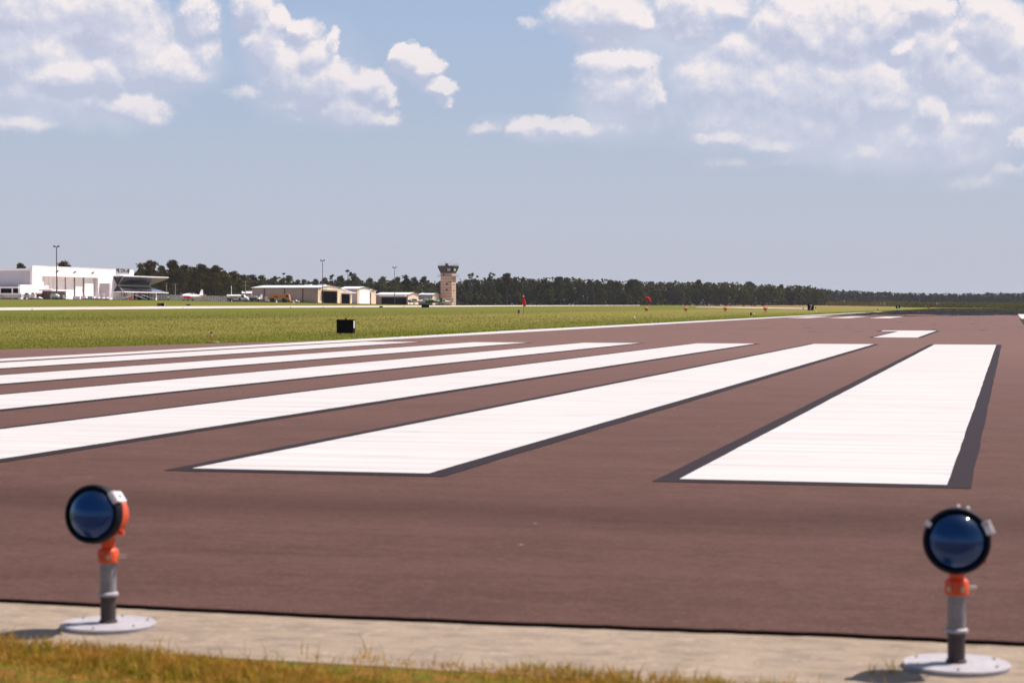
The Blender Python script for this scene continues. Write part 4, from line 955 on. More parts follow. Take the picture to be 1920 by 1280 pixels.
def gable_hangar(pxl, pxc, pxp, pxr, Yc, ye_, yp_, yb_, name, label, roofm=mRoofW, opening=None, door=None, canopy=None, wallL=mBeigeShade, wallG=mBeige, downs=(), ang=TH, group='metal hangars by the apron'):
    K = at(pxc, 571, Yc); K.z = 0; bz = zp(yb_, Yc)
    r = thing(name, label, 'hangar', (K.x, K.y, bz), -ang, group)
    Wd = along(K, ang - pi / 2, pxl); G = along(K, ang, pxr); P = along(K, ang, pxp)
    ze = zp(ye_, Yc) - bz; Pp = K + dirv(ang) * P; zk = zp(yp_, Pp.y) - bz
    zr = ze - .1
    m = MB(); m.box(-Wd, -.02, 0, .25, -1.5, ze); 
    m.build("side_wall", wallL, r)
    g = MB()
    if opening:
        a, b, zt = along(K, ang, opening[0]), along(K, ang, opening[1]), opening[2]
        g.box(-.25, 0, 0, a, -1.5, ze); g.box(-.25, 0, b, G, -1.5, ze); g.box(-.25, 0, a, b, zt, ze)
        MB().box(-12, -.26, a - .05, b + .05, -1.5, zt + .05).build("bay_shade_block", mDarkI, r)  # solid black block, its colour stands in for the shade inside the bay
        dr = MB(); dr.obox((1.0, (a + b) / 2, zt + .55), Vector((1.15, 0, .12)), Vector((0, (b - a) / 2 + .2, 0)), Vector((0, 0, .12))); dr.build("raised_door", mTrimW, r)
    else: g.box(-.25, 0, 0, G, -1.5, ze)
    g.prism([(0, ze), (G, ze), (P, zk)], 'x', -.25, 0)
    g.build("gable_wall", wallG, r)
    MB().box(-Wd, -.26, G - .3, G, -1.5, ze).build("back_wall", wallL, r)
    MB().box(-Wd, -Wd + .25, .25, G - .3, -1.5, ze).build("end_wall", wallG, r)
    ov = .35; rf = MB()
    sl1 = (zk - ze) / P; sl2 = (zr - zk + .1) / (G - P)
    rf.prism([(-ov, ze + .05 - ov * sl1), (P, zk + .05), (P, zk + .27), (-ov, ze + .27 - ov * sl1)], 'x', -Wd - ov, ov)
    rf.prism([(P, zk + .05), (G + ov, ze + .05 + ov * sl2), (G + ov, ze + .27 + ov * sl2), (P, zk + .27)], 'x', -Wd - ov, ov)
    rfo = rf.build("roof", roofm, r)
    tr = MB(); tr.bar((ov + .02, -ov, ze + .05 - ov * sl1), (ov + .02, P, zk + .12), .08, .22); tr.bar((ov + .02, P, zk + .12), (ov + .02, G + ov, ze + .05 + ov * sl2), .08, .22)
    tr.bar((-Wd, -ov - .05, ze - .05), (0, -ov - .05, ze - .05), .14, .18)
    tr.build("eave_trim", mBrownT, rfo)
    if door:
        a, b, zt = along(K, ang, door[0]), along(K, ang, door[1]), door[2]
        d = MB(); d.box(.005, .12, a, b, -1.5, zt); do = d.build("hangar_door", mDoorL, r)
        d = MB(); d.box(.0, .2, a - .3, a, -1.5, zt + .25); d.box(0, .2, b, b + .3, -1.5, zt + .25); d.box(0, .2, a, b, zt, zt + .25); d.box(.12, .18, a, b, zt * .45, zt * .45 + .15); d.build("door_frame", mTrimW, do)
    if canopy:
        x0, x1, z0, z1 = canopy
        a = -along(K, ang - pi / 2, x0); b = -along(K, ang - pi / 2, x1)
        MB().box(a, b, -2.6, -.02, z1 - .3, z1).build("canopy", mTrimW, r)
        MB().box(a + .3, b - .3, -.06, .0, -1.5, z0).build("bay_shade_block", mDarkI, r)  # black sheet on the wall, painted shade under the canopy
    if downs:
        d = MB()
        for px in downs:
            x = -along(K, ang - pi / 2, px); d.box(x - .18, x + .18, -.25, -.005, -1.5, ze - .1)
        build_each(d, "downpipe", mBrownT, r)
    return r, K, bz, ze, zk, P, G, Wd, rfo
r, K, bz, ze, zk, P, G, Wd, rfo = gable_hangar(473, 596, 617.5, 638, 760, 539.8, 536, 566.5, "metal_hangar", 'long beige hangar with shaded side wall and an open black doorway', opening=(603, 633, zp(546, 772) - zp(566.5, 760)), downs=(496, 534, 568))
for px in (556, 583):
    x = -along(K, TH - pi / 2, px); MB().box(x - 1.4, x + 1.4, P - .6, P + .6, zk + .2, zk + .62).build("roof_vent", mTrimW, rfo)
# lean-to on the far side, with its bay shade painted as a black block
a0, a1 = G, along(K, TH, 660); o0, o1 = along(K, TH, 640.5), along(K, TH, 656.5); zt2 = zp(551, 793) - bz
e1 = zp(549, 798) - bz
m = MB(); m.box(-.25, 0, a0 + .003, o0, -1.5, zt2); m.box(-.25, 0, o1, a1, -1.5, zt2); m.prism([(a0 + .003, zt2), (a1, zt2), (a1, e1), (a0 + .003, ze - .1)], 'x', -.25, 0); lw = m.build("lean_to_wall", mBeige, r)
MB().box(-10, -.26, a0 + .4, a1 - .1, -1.5, zt2).build("bay_shade_block", mDarkI, r)
MB().prism([(a0 + .4, ze + .02), (a1 + .6, e1), (a1 + .6, e1 + .2), (a0 + .4, ze + .22)], 'x', -Wd, .4).build("lean_to_roof", mRoofW, r)
MB().obox((1.0, (o0 + o1) / 2 + .6, zt2 + .45), Vector((1.1, 0, .1)), Vector((0, (o1 - o0) / 2 + 1.2, 0)), Vector((0, 0, .12))).build("raised_door", mTrimW, r)
gable_hangar(636, 670, 682.5, 694, 830, 542, 538.3, 567, "metal_hangar", 'tall narrow beige hangar with a closed white door', door=(673.5, 692, zp(544.3, 845) - zp(567, 830)), wallL=M("shaded_pale_wall", (.42, .36, .33), .6))  # side wall shade put into its wall colour
gable_hangar(690, 693.5, 697, 705, 870, 545.5, 543.5, 567.5, "metal_hangar", 'slim beige hangar end with a narrow dark doorway', opening=(694, 696, 4.2))
gable_hangar(705, 765, 775, 784.5, 850, 553, 549.3, 568, "metal_hangar", 'low hangar with a long white canopy over a dark open bay', canopy=(714, 763.5, zp(557.5, 855) - zp(568, 850), zp(553.8, 855) - zp(568, 850)))
gable_hangar(784.5, 811, 820, 829, 872, 553, 549.7, 571, "metal_hangar", 'low beige hangar end beside the control tower')
gable_hangar(446, 472, 478, 484, 900, 550.5, 547, 565, "metal_shed", 'small white roofed shed behind the long beige hangar', group=None)

def tower():
    A = radians(19.3); K = at(847, 571, 880); K.z = 0; bz = zp(572.5, 880)
    r = thing("control_tower", 'tan banded control tower with a dark flared glass cab and roof antennas', 'control tower', (K.x, K.y, bz), -A)
    w = 5.3; z = lambda y: zp(y, 880) - bz
    MB().box(-w, 0, 0, w, -1, z(512)).build("shaft", mTower, r)
    MB().box(-w - .03, -w + .6, -.1, w, -1, z(531)).build("side_pilaster", mTower, r)
    def fr(z0, z1, e0, e1, name, mat):
        m = MB(); V = [(-w - e0, -e0, z0), (e0, -e0, z0), (e0, w + e0, z0), (-w - e0, w + e0, z0), (-w - e1, -e1, z1), (e1, -e1, z1), (e1, w + e1, z1), (-w - e1, w + e1, z1)]
        m.add(V, [(0, 3, 2, 1), (4, 5, 6, 7), (0, 1, 5, 4), (1, 2, 6, 5), (2, 3, 7, 6), (3, 0, 4, 7)]); return m.build(name, mat, r)
    fr(z(512), z(509), .06, .18, "cab_sill", mCab)
    g = fr(z(509), z(500.2), .10, .85, "cab_glass", mCabG)
    fr(z(500.2), z(498), 1.0, 1.05, "cab_roof", mCab)
    zz0, zz1 = z(509), z(500.2); m = MB()
    for t in np.linspace(0, 1, 6):
        for (p0, p1) in (((-w - .15 + t * (w + .3), -.15), (-w - .92 + t * (w + 1.84), -.92)), ((.15, -.15 + t * (w + .3)), (.92, -.92 + t * (w + 1.84)))):
            m.bar((*p0, zz0), (*p1, zz1), .30 if t in (0, 1) else .14)
    m.build("cab_mullion", mCab, g)
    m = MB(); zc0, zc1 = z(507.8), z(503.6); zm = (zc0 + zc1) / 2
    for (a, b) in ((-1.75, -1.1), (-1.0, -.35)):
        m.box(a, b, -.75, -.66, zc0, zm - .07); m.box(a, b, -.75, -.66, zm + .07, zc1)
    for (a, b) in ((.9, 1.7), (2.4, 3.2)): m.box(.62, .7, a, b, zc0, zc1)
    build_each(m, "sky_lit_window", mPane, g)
    # balcony
    b = MB(); zb = z(517.2); b.box(-w - 1.15, 1.15, -1.15, w + 1.15, zb - .28, zb); bo = b.build("balcony", mSteel, r)
    m = MB(); cs = [(-w - 1.1, -1.1), (1.1, -1.1), (1.1, w + 1.1), (-w - 1.1, w + 1.1)]
    for i in range(4):
        a, c = cs[i], cs[(i + 1) % 4]
        for h in (.5, 1.0): m.bar((*a, zb + h), (*c, zb + h), .04)
        for t in np.linspace(0, 1, 6)[:-1]: m.bar((a[0] + (c[0] - a[0]) * t, a[1] + (c[1] - a[1]) * t, zb), (a[0] + (c[0] - a[0]) * t, a[1] + (c[1] - a[1]) * t, zb + 1), .04)
    m.build("railing", mSteel, bo)
    for x, y0, y1, ww in ((-2.35, 534, 530.5, .75), (-2.4, 545, 541.5, .75), (-1.0, 529.3, 527.8, .95)):
        MB().box(x - ww / 2, x + ww / 2, -.06, -.004, z(y0), z(y1)).build("window", mDarkI, r)
    MB().box(-4.2, -3.5, -.05, -.004, zb, z(512.8)).build("door", mCab, r)
    m = MB()
    for y0 in (533, 544): m.box(.004, .06, 2.2, 3.2, z(y0 + 2), z(y0 - 1))
    build_each(m, "side_window", mBrownT, r)
    zt = z(498)
    an = [(-w - .6, -.6), (-w + .7, -.2), (-w + 2.0, -.4), (0.4, 1.8), (.6, 3.6), (.7, w + .5)]
    for x, y in an: MB().tube((x, y, zt), (x, y, zt + 2.55), .035, .02, 6).build("antenna", M("antenna_gray", (.45, .42, .42), .6), r)
    m = MB()
    for i in range(4):
        a, c = [(-w - .9, -.9), (.9, -.9), (.9, w + .9), (-w - .9, w + .9)][i], [(-w - .9, -.9), (.9, -.9), (.9, w + .9), (-w - .9, w + .9)][(i + 1) % 4]
        m.bar((*a, zt + .65), (*c, zt + .65), .05)
        for t in np.linspace(0, 1, 7)[:-1]: m.bar((a[0] + (c[0] - a[0]) * t, a[1] + (c[1] - a[1]) * t, zt), (a[0] + (c[0] - a[0]) * t, a[1] + (c[1] - a[1]) * t, zt + .65), .05)
    m.build("roof_railing", mSteel, r)
    MB().box(-3.0, -1.9, -.4, .7, zt, zt + 1.0).build("equipment_box", mCab, r)
    for x in (-2.8, -.6): MB().lathe((x, .2, zt + 1.2), (0, 0, 1), [(0, .02), (.3, .14), (.5, .1), (.55, 0)], 10).build("beacon", M("dull_red_beacon", (.3, .1, .09), .5), r)
tower()

def brick_office():
    A = radians(11); K = at(95, 571, 572); K.z = 0; bz = zp(560.8, 572)
    r = thing("brick_office", 'small dark brown brick building with a flat white roof before the hangar doors', 'building', (K.x, K.y, bz), -A)
    L = along(K, A, 122); zt = zp(545.8, 580) - bz
    MB().box(-2.6, 0, 0, L, -.8, zt).build("wall", mBrick, r)
    MB().box(-3.3, .8, -.8, L + 1.2, zt, zt + .42).build("roof", mTrimW, r)
    MB().box(-5.0, -2.605, -.5, 5, -.8, zt - .85).build("side_wing", mBrick, r)
    MB().box(-5.6, -2.61, -1.1, 5.5, zt - .85, zt - .5).build("wing_roof", mTrimW, r)
brick_office()
for px, py, Y, w, lb in ((1656, 570.6, 1500, 3.6, 'tiny white shed roof before the far woods, left of the number 6 sign'), (1759, 571.2, 1600, 3.4, 'tiny white shed roof before the far woods, beyond the tip of the grass')):
    p = at(px, py, Y); r = thing("white_shed", lb, 'shed', p, .2)
    MB().box(-w / 2, w / 2, -1.2, 1.2, -2.5, .8).build("wall", mTrimW, r); MB().prism([(-w / 2 - .3, .8), (w / 2 + .3, .8), (w * .25, 1.5), (-w * .25, 1.5)], 'y', -1.5, 1.5).build("roof", mTrimW, r)

# light masts and utility poles
def mast(px, ytop, Y, label, ybase=None, thick=.2, heads=True):
    p = on(px, Y); h = zp(ytop, Y) - p.z
    r = thing("light_mast", label, 'light mast', p, 0, 'tall apron light masts')
    MB().tube((0, 0, -.5), (0, 0, h), thick, thick * .55, 10).build("pole", M("dark_mast", (.09, .055, .055), .6), r)
    MB().bar((-.7, 0, h), (.7, 0, h), .13).build("crossarm", M("dark_mast"), r)
    for sx in (-.55, .55) if heads else (0,):
        MB().obox((sx, -.2, h + .15), Vector((.30, 0, .06 if sx > 0 else -.06)), Vector((0, .35, 0)), Vector((0, 0, .2))).build("floodlight", M("dark_mast"), r)
mast(106.5, 463, 560, 'tallest light mast, in front of the white hangar')
mast(605, 489, 720, 'thin light mast in front of the open hangar doorway', thick=.16)
mast(740, 502, 790, 'thin light mast before the long canopy hangar', thick=.15)
def upole(px, ytop, Y, label, arms=1, mat=mWood):
    p = on(px, Y); h = zp(ytop, Y) - p.z
    r = thing("utility_pole", label, 'utility pole', p, 0, 'utility poles by the woods')
    MB().tube((0, 0, -.5), (0, 0, h), .17, .12, 8).build("pole", mat, r)
    for k in range(arms): MB().bar((-1.3, 0, h - .4 - k * 1.6), (1.3, 0, h - .4 - k * 1.6), .14).build("crossarm", mat, r)
upole(312.5, 530, 790, 'plain pale pole right beside the terminal', 0); upole(329, 531, 800, 'pole with one crossarm standing by the fence', 1)
upole(460.5, 526, 800, 'pole with two crossarms above the gray tank trailer', 2); upole(434, 536, 760, 'short white pole behind the fuel truck', 0, mTrimW); upole(452, 538, 900, 'faint pole against the woods near the shed', 1)

# fence
def fence():
    a = on(318, 775); b = on(428, 790); n = 26; H0 = 2.25
    r = thing("chain_link_fence", 'gray green chain link fence before the woods left of the fuel truck', 'fence', a)
    d = b - a; rr = d.length; pm = MB(); pan = MB()
    for k in range(n + 1):
        p = d * (k / n); MB().tube((p.x, p.y, p.z - .3), (p.x, p.y, p.z + H0), .05, n=6).build("post", mSteel, r)
    dd = d.normalized(); pan.obox(d / 2 + Vector((0, 0, H0 / 2)), d / 2, Vector((0, .01, 0)), Vector((0, 0, H0 / 2))); pan.build("mesh_panel", mMesh, r)
    MB().bar(Vector((0, 0, H0)), d + Vector((0, 0, H0)), .06).build("top_rail", mSteel, r)
    a = on(283, 800); b = on(318, 775); d = b - a
    r = thing("chain_link_fence", 'short pale fence beside the end of the terminal', 'fence', a)
    for k in range(8):
        p = d * (k / 7); MB().tube((p.x, p.y, p.z - .3), (p.x, p.y, p.z + 2.4), .05, n=6).build("post", mSteel, r)
    MB().obox(d / 2 + Vector((0, 0, 1.2)), d / 2, Vector((0, .01, 0)), Vector((0, 0, 1.2))).build("mesh_panel", mMesh, r)
fence()

# ---------------------------------------------------------------- vehicles and aircraft
def wheel(r, x, y, rad, w, rim=mSteel):
    t = MB().tube((x, y - w / 2, rad), (x, y + w / 2, rad), rad, n=18).build("wheel", mTyre, r, True)
    MB().tube((x, y - w / 2 - .02, rad), (x, y + w / 2 + .02, rad), rad * .55, n=12).build("rim", rim, t, True)
def fuel_truck(px0, px1, Y, label):
    Lm = (px1 - px0) / F * Y; p = on((px0 + px1) / 2, Y); r = thing("fuel_truck", label, 'fuel truck', p, -.1); s = Lm / 8.2
    m = MB().lathe((-4.0 * s, 0, 1.75), (1, 0, 0), [(0, 0), (.03, .55), (.15, .72), (5.2 * s, .72), (5.35 * s, .55), (5.4 * s, 0)], 24, 1.35); t = m.build("tank", mWhiteV, r, True)
    MB().box(-4.0 * s, -3.9 * s, -.9, .9, 1.1, 2.2).build("tank_end_stripe", mRedV, t, bevel=.02)
    MB().box(-2.6 * s, .1, -1.0, -.985, 1.5, 1.72).build("side_lettering", M("dull_red_letters", (.35, .14, .12), .6, var=.6, scale=8), t)
    MB().box(-3.9 * s, 3.7 * s, -.45, .45, .75, 1.05).build("chassis", mTyre, r)
    m = MB(); m.prism([(1.35 * s, .7), (3.95 * s, .7), (4.05 * s, 1.35), (3.0 * s, 1.55), (2.55 * s, 2.35), (1.45 * s, 2.4)], 'y', -1.1, 1.1); c = m.build("cab", mWhiteV, r, bevel=.06)
    m = MB(); m.prism([(1.7 * s, 1.55), (2.75 * s, 1.55), (2.45 * s, 2.2), (1.7 * s, 2.25)], 'y', -1.115, 1.115); m.build("side_window", mGlassD, c)
    MB().box(3.95 * s, 4.15 * s, -1.1, 1.1, .45, .75).build("bumper", mSteel, r, bevel=.03)
    for x in (-3.0 * s, 3.1 * s):
        for y in (-.95, .95): wheel(r, x, y, .5, .3)
    MB().box(-1.6 * s, .6 * s, -1.0, -.6, .55, 1.05).build("hose_cabinet", mWhiteV, r, bevel=.03)
fuel_truck(424.5, 466.5, 705, 'white tanker fuel truck facing right before the woods')
def tank_trailer(px0, px1, Y, label):
    Lm = (px1 - px0) / F * Y; p = on((px0 + px1) / 2, Y); r = thing("tank_trailer", label, 'trailer', p, -.1)
    MB().lathe((-Lm / 2, 0, 1.55), (1, 0, 0), [(0, 0), (.05, .5), (.2, .6), (Lm - 1.0, .6), (Lm - .85, .45), (Lm - .8, 0)], 20, 1.4).build("tank", mSteel, r, True)
    MB().box(-Lm / 2, Lm / 2, -.4, .4, .7, .95).build("chassis", mTyre, r)
    for x in (-Lm * .3, Lm * .3):
        for y in (-.8, .8): wheel(r, x, y, .42, .28)
    MB().prism([(Lm / 2 - .9, 1.0), (Lm / 2, 1.0), (Lm / 2 - .2, 1.6), (Lm / 2 - .8, 1.7)], 'y', -.8, .8).build("pump_box", mWhiteV, r, bevel=.04)
tank_trailer(467, 487, 715, 'gray tank trailer between the fuel truck and the long hangar')
def crash_truck(px0, px1, Y):
    Lm = (px1 - px0) / F * Y; p = on((px0 + px1) / 2, Y); r = thing("fire_truck", 'big yellow orange airfield fire truck before the long hangar', 'fire truck', p, -.1); s = Lm / 9.0
    m = MB(); m.prism([(-4.4 * s, 1.0), (2.3 * s, 1.0), (2.3 * s, 2.95), (-3.0 * s, 2.95), (-3.4 * s, 2.35), (-4.4 * s, 2.25)], 'y', -1.35, 1.35); b = m.build("body", mYellow, r, bevel=.06)
    m = MB(); m.prism([(2.31 * s, .9), (4.3 * s, .9), (4.4 * s, 1.7), (4.1 * s, 2.9), (2.31 * s, 3.0)], 'y', -1.35, 1.35); c = m.build("cab", mYellow, r, bevel=.06)
    m = MB(); m.prism([(3.0 * s, 1.85), (4.0 * s, 1.85), (3.85 * s, 2.7), (3.0 * s, 2.7)], 'y', -1.37, 1.37); m.build("side_window", mGlassD, c)
    m = MB(); m.prism([(4.36 * s, 1.8), (4.46 * s, 1.8), (4.2 * s, 2.8), (4.1 * s, 2.8)], 'y', -1.2, 1.2); m.build("windscreen", M("gray_glass"), c)
    MB().box(-4.2 * s, 4.2 * s, -.6, .6, .6, 1.0).build("chassis", mTyre, r)
    MB().box(-1.6 * s, 1.2 * s, -1.38, -1.0, .75, 1.2).build("side_locker", mSteel, r, bevel=.03)
    for x in (-2.7 * s, 2.2 * s):
        for y in (-1.15, 1.15): wheel(r, x, y, .68, .4, mYellow)
        MB().lathe((x, -1.37, .72), (0, -1, 0), [(0, .86), (.03, .86)], 20).build("wheel_arch", mTyre, b)
    m = MB(); m.tube((3.2 * s, 0, 3.0), (3.2 * s, 0, 3.25), .3, n=12); m.bar((3.2 * s, 0, 3.25), (4.0 * s, 0, 3.4), .14); m.build("roof_turret", mYellow, c)
    m = MB(); m.box(4.4 * s, 4.75 * s, -1.0, 1.0, .5, 1.1); m.build("front_bumper", mYellow, r, bevel=.05)
    m = MB(); m.box(-2.0 * s, -.2 * s, -1.37, -1.355, 1.8, 2.3); m.build("side_lettering", M("dark_lettering", (.25, .09, .02), .6, var=.7, scale=10), b)
    m = MB(); m.bar((-3.0 * s, -1.2, 3.05), (2.2 * s, -1.2, 3.05), .08); m.bar((-3.0 * s, 1.2, 3.05), (2.2 * s, 1.2, 3.05), .08); m.build("roof_rail", mOrangeL, b)
crash_truck(503.5, 544.5, 732)
def pickup(px0, px1, Y, label, flip=1):
    Lm = (px1 - px0) / F * Y; s = Lm / 5.2 * flip; p = on((px0 + px1) / 2, Y); r = thing("pickup_truck", label, 'pickup truck', p, -.1); k = abs(s)
    m = MB(); m.prism([(-2.6 * s, .45 * k), (2.55 * s, .45 * k), (2.6 * s, .95 * k), (1.3 * s, 1.1 * k), (.75 * s, 1.65 * k), (-.6 * s, 1.68 * k), (-.75 * s, 1.08 * k), (-2.6 * s, 1.05 * k)], 'y', -.92, .92); b = m.build("body", mWhiteV, r, bevel=.05)
    m = MB(); m.prism([(1.05 * s, 1.13 * k), (.68 * s, 1.56 * k), (.1 * s, 1.58 * k), (.1 * s, 1.13 * k)], 'y', -.935, .935); m.prism([(.02 * s, 1.13 * k), (.02 * s, 1.58 * k), (-.5 * s, 1.58 * k), (-.55 * s, 1.13 * k)], 'y', -.935, .935); m.build("side_window", mGlassD, b)
    for x in (-1.65 * s, 1.7 * s):
        for y in (-.82, .82): wheel(r, x, y, .38 * k, .24)
pickup(545.5, 561, 735, 'white pickup truck parked right of the yellow fire truck')
def van(px0, px1, Y, label, h=2.1, mat=None, win=True, dz=0):
    Lm = (px1 - px0) / F * Y; p = on((px0 + px1) / 2, Y, dz); r = thing("service_van", label, 'van', p, -.1); a = Lm / 2
    m = MB(); m.prism([(-a, .4), (a, .4), (a, 1.05), (a - .55, 1.3), (a - 1.05, h), (-a + .05, h)], 'y', -.95, .95); b = m.build("body", mat or mWhiteV, r, bevel=.08)
    if win:
        m = MB(); m.prism([(a - .75, 1.3), (a - 1.12, h - .2), (a - 1.9, h - .2), (a - 1.9, 1.3)], 'y', -.965, .965); m.build("side_window", mGlassD, b)
    for x in (-a + .8, a - .8):
        for y in (-.85, .85): wheel(r, x, y, .36, .24)
    return r
van(96, 112, 556, 'white van parked against the dark brown brick building', 1.5)
def trainer_plane(px, Y):
    p = on(px, Y); r = thing("trainer_plane", 'red and white low wing trainer aeroplane parked before the fence', 'aeroplane', p, radians(228)); r.scale = (1.22, 1.22, 1.22)
    # local +x is the nose
    m = MB(); prof = [(-4.2, .10), (-3.0, .35), (-1.2, .60), (.4, .72), (1.8, .68), (3.0, .55), (3.5, .38), (3.6, 0)]
    f = MB().lathe((0, 0, 1.45), (1, 0, 0), prof, 18).build("fuselage", mWhiteV, r, True)
    MB().lathe((0, 0, 1.28), (1, 0, 0), [(-3.0, .2), (-1.2, .50), (.4, .62), (1.8, .60), (3.05, .50), (3.4, .3), (3.45, 0)], 18, 1.18).build("red_belly", mRedV, f, True)
    MB().lathe((.3, 0, 1.95), (1, 0, 0), [(-1.7, 0), (-1.3, .30), (-.2, .48), (.9, .42), (1.5, .1), (1.6, 0)], 14).build("canopy", mGlassD, r, True)
    m = MB()
    for x in (-.9, .0, .8, 1.3): m.lathe((x + .3 - .04, 0, 1.95), (1, 0, 0), [(0, .45 if x < 1 else .33), (.08, .45 if x < 1 else .33)], 14)
    m.build("canopy_frame", mWhiteV, r)
    for sg in (-1, 1):
        m = MB(); m.add([(-.9, .4 * sg, 1.0), (1.1, .4 * sg, 1.0), (.7, 5.0 * sg, 1.38), (-.5, 5.0 * sg, 1.38), (-.9, .4 * sg, 1.17), (1.1, .4 * sg, 1.2), (.7, 5.0 * sg, 1.48), (-.5, 5.0 * sg, 1.48)], [(0, 1, 2, 3), (7, 6, 5, 4), (0, 4, 5, 1), (1, 5, 6, 2), (2, 6, 7, 3), (3, 7, 4, 0)]); w = m.build("wing", mWhiteV, r)
        m = MB(); m.box(-.5, .7, 4.3 * sg if sg > 0 else -5.05, 5.05 if sg > 0 else -4.3, 1.32, 1.53); m.build("wing_tip", mRedV, w, bevel=.05)
        m = MB(); m.add([(-4.2, .1 * sg, 1.62), (-3.2, .1 * sg, 1.62), (-3.5, 1.9 * sg, 1.66), (-4.2, 1.9 * sg, 1.66), (-4.2, .1 * sg, 1.72), (-3.2, .1 * sg, 1.72), (-3.5, 1.9 * sg, 1.72), (-4.2, 1.9 * sg, 1.72)], [(0, 1, 2, 3), (7, 6, 5, 4), (0, 4, 5, 1), (1, 5, 6, 2), (2, 6, 7, 3), (3, 7, 4, 0)]); m.build("tailplane", mWhiteV, r)
        m = MB(); m.tube((.5, 1.2 * sg, .35), (.5, 1.2 * sg, 1.1), .06, n=8); g = m.build("landing_gear", mSteel, r); MB().tube((.5, 1.2 * sg - .08, .28), (.5, 1.2 * sg + .08, .28), .28, n=14).build("tyre", mTyre, g)
    m = MB(); m.tube((2.9, 0, .3), (2.9, 0, 1.1), .05, n=8); g = m.build("landing_gear", mSteel, r); MB().tube((2.9, -.07, .24), (2.9, .07, .24), .24, n=14).build("tyre", mTyre, g)
    m = MB(); m.prism([(-4.5, 1.6), (-2.9, 1.7), (-3.7, 3.35), (-4.35, 3.4)], 'y', -.07, .07); m.build("tail_fin", mWhiteV, r, bevel=.02)
    m = MB(); m.obox((3.65, 0, 1.45), Vector((.03, 0, 0)), Vector((0, .09, .04)), Vector((0, -.55, 1.0))); m.build("propeller", mMull, r)
trainer_plane(359, 722)
def small_plane(px, Y, rz, label, body, tail, yb=None, nose=None):
    p = on(px, Y) if yb is None else at(px, yb, Y)
    r = thing("light_aeroplane", label, 'aeroplane', p, rz, 'light aeroplanes parked near the control tower')
    f = MB().lathe((0, 0, 1.3), (1, 0, 0), [(-4.3, .10), (-3.6, .2), (-1.0, .55), (.3, .68), (1.4, .64), (2.3, .5), (2.6, .3), (2.7, 0)], 16).build("fuselage", body, r, True)
    if nose: MB().lathe((0, 0, 1.3), (1, 0, 0), [(1.5, .66), (2.3, .53), (2.62, .33), (2.74, 0)], 16).build("nose_cowling", nose, f, True)
    m = MB(); m.prism([(-1.2, 1.6), (1.25, 1.6), (.75, 2.1), (-.8, 2.12)], 'y', -.52, .52); m.build("cabin_glass", mGlassD, r, bevel=.05)
    m = MB(); m.box(-.75, .75, -5.2, 5.2, 2.12, 2.28); m.build("wing", mWhiteV, r, bevel=.06)
    m = MB(); m.prism([(-4.6, 1.3), (-3.3, 1.45), (-4.0, 2.9), (-4.6, 2.95)], 'y', -.06, .06); m.build("tail_fin", tail, r, bevel=.02)
    m = MB(); m.box(-4.4, -3.6, -1.7, 1.7, 1.38, 1.46); m.build("tailplane", tail, r, bevel=.02)
    for x, y in ((.1, -1.1), (.1, 1.1), (1.9, 0)):
        g = MB().bar((x * .9, y * .3, .9), (x, y, .25), .07).build("landing_gear", mSteel, r); MB().tube((x, y - .07, .2), (x, y + .07, .2), .2, n=12).build("tyre", mTyre, g)
    for sg in (-1, 1): MB().bar((.1, .5 * sg, 1.0), (.0, 2.6 * sg, 2.12), .08).build("wing_strut", body, r)
    MB().obox((2.78, 0, 1.3), Vector((.03, 0, 0)), Vector((0, .07, .03)), Vector((0, -.4, .85))).build("propeller", mMull, r)
small_plane(777, 800, radians(172), 'white light aeroplane with a blue nose under the hangar canopy end', mWhiteV, M("gray_blue_tail", (.40, .42, .52), .4), 570.2, mBlueV)
small_plane(797, 812, radians(176), 'plain white light aeroplane parked between the blue nosed and the green ones', mWhiteV, mWhiteV, 571.0)
small_plane(808.5, 805, radians(170), 'light aeroplane with a dark green tail and body', mGreenV, mGreenV, 571.6)
small_plane(830, 830, radians(174), 'white light aeroplane whose tail shows against the control tower', mWhiteV, M("pale_gray_tail", (.60, .60, .63), .4), 571.5)
small_plane(470, 760, radians(200), 'white light aeroplane behind the fuel truck with only its tail fin showing', mWhiteV, mWhiteV)
small_plane(728, 862, radians(120), 'white light aeroplane parked in the shade of the long canopy', mWhiteV, mWhiteV, 569.4)

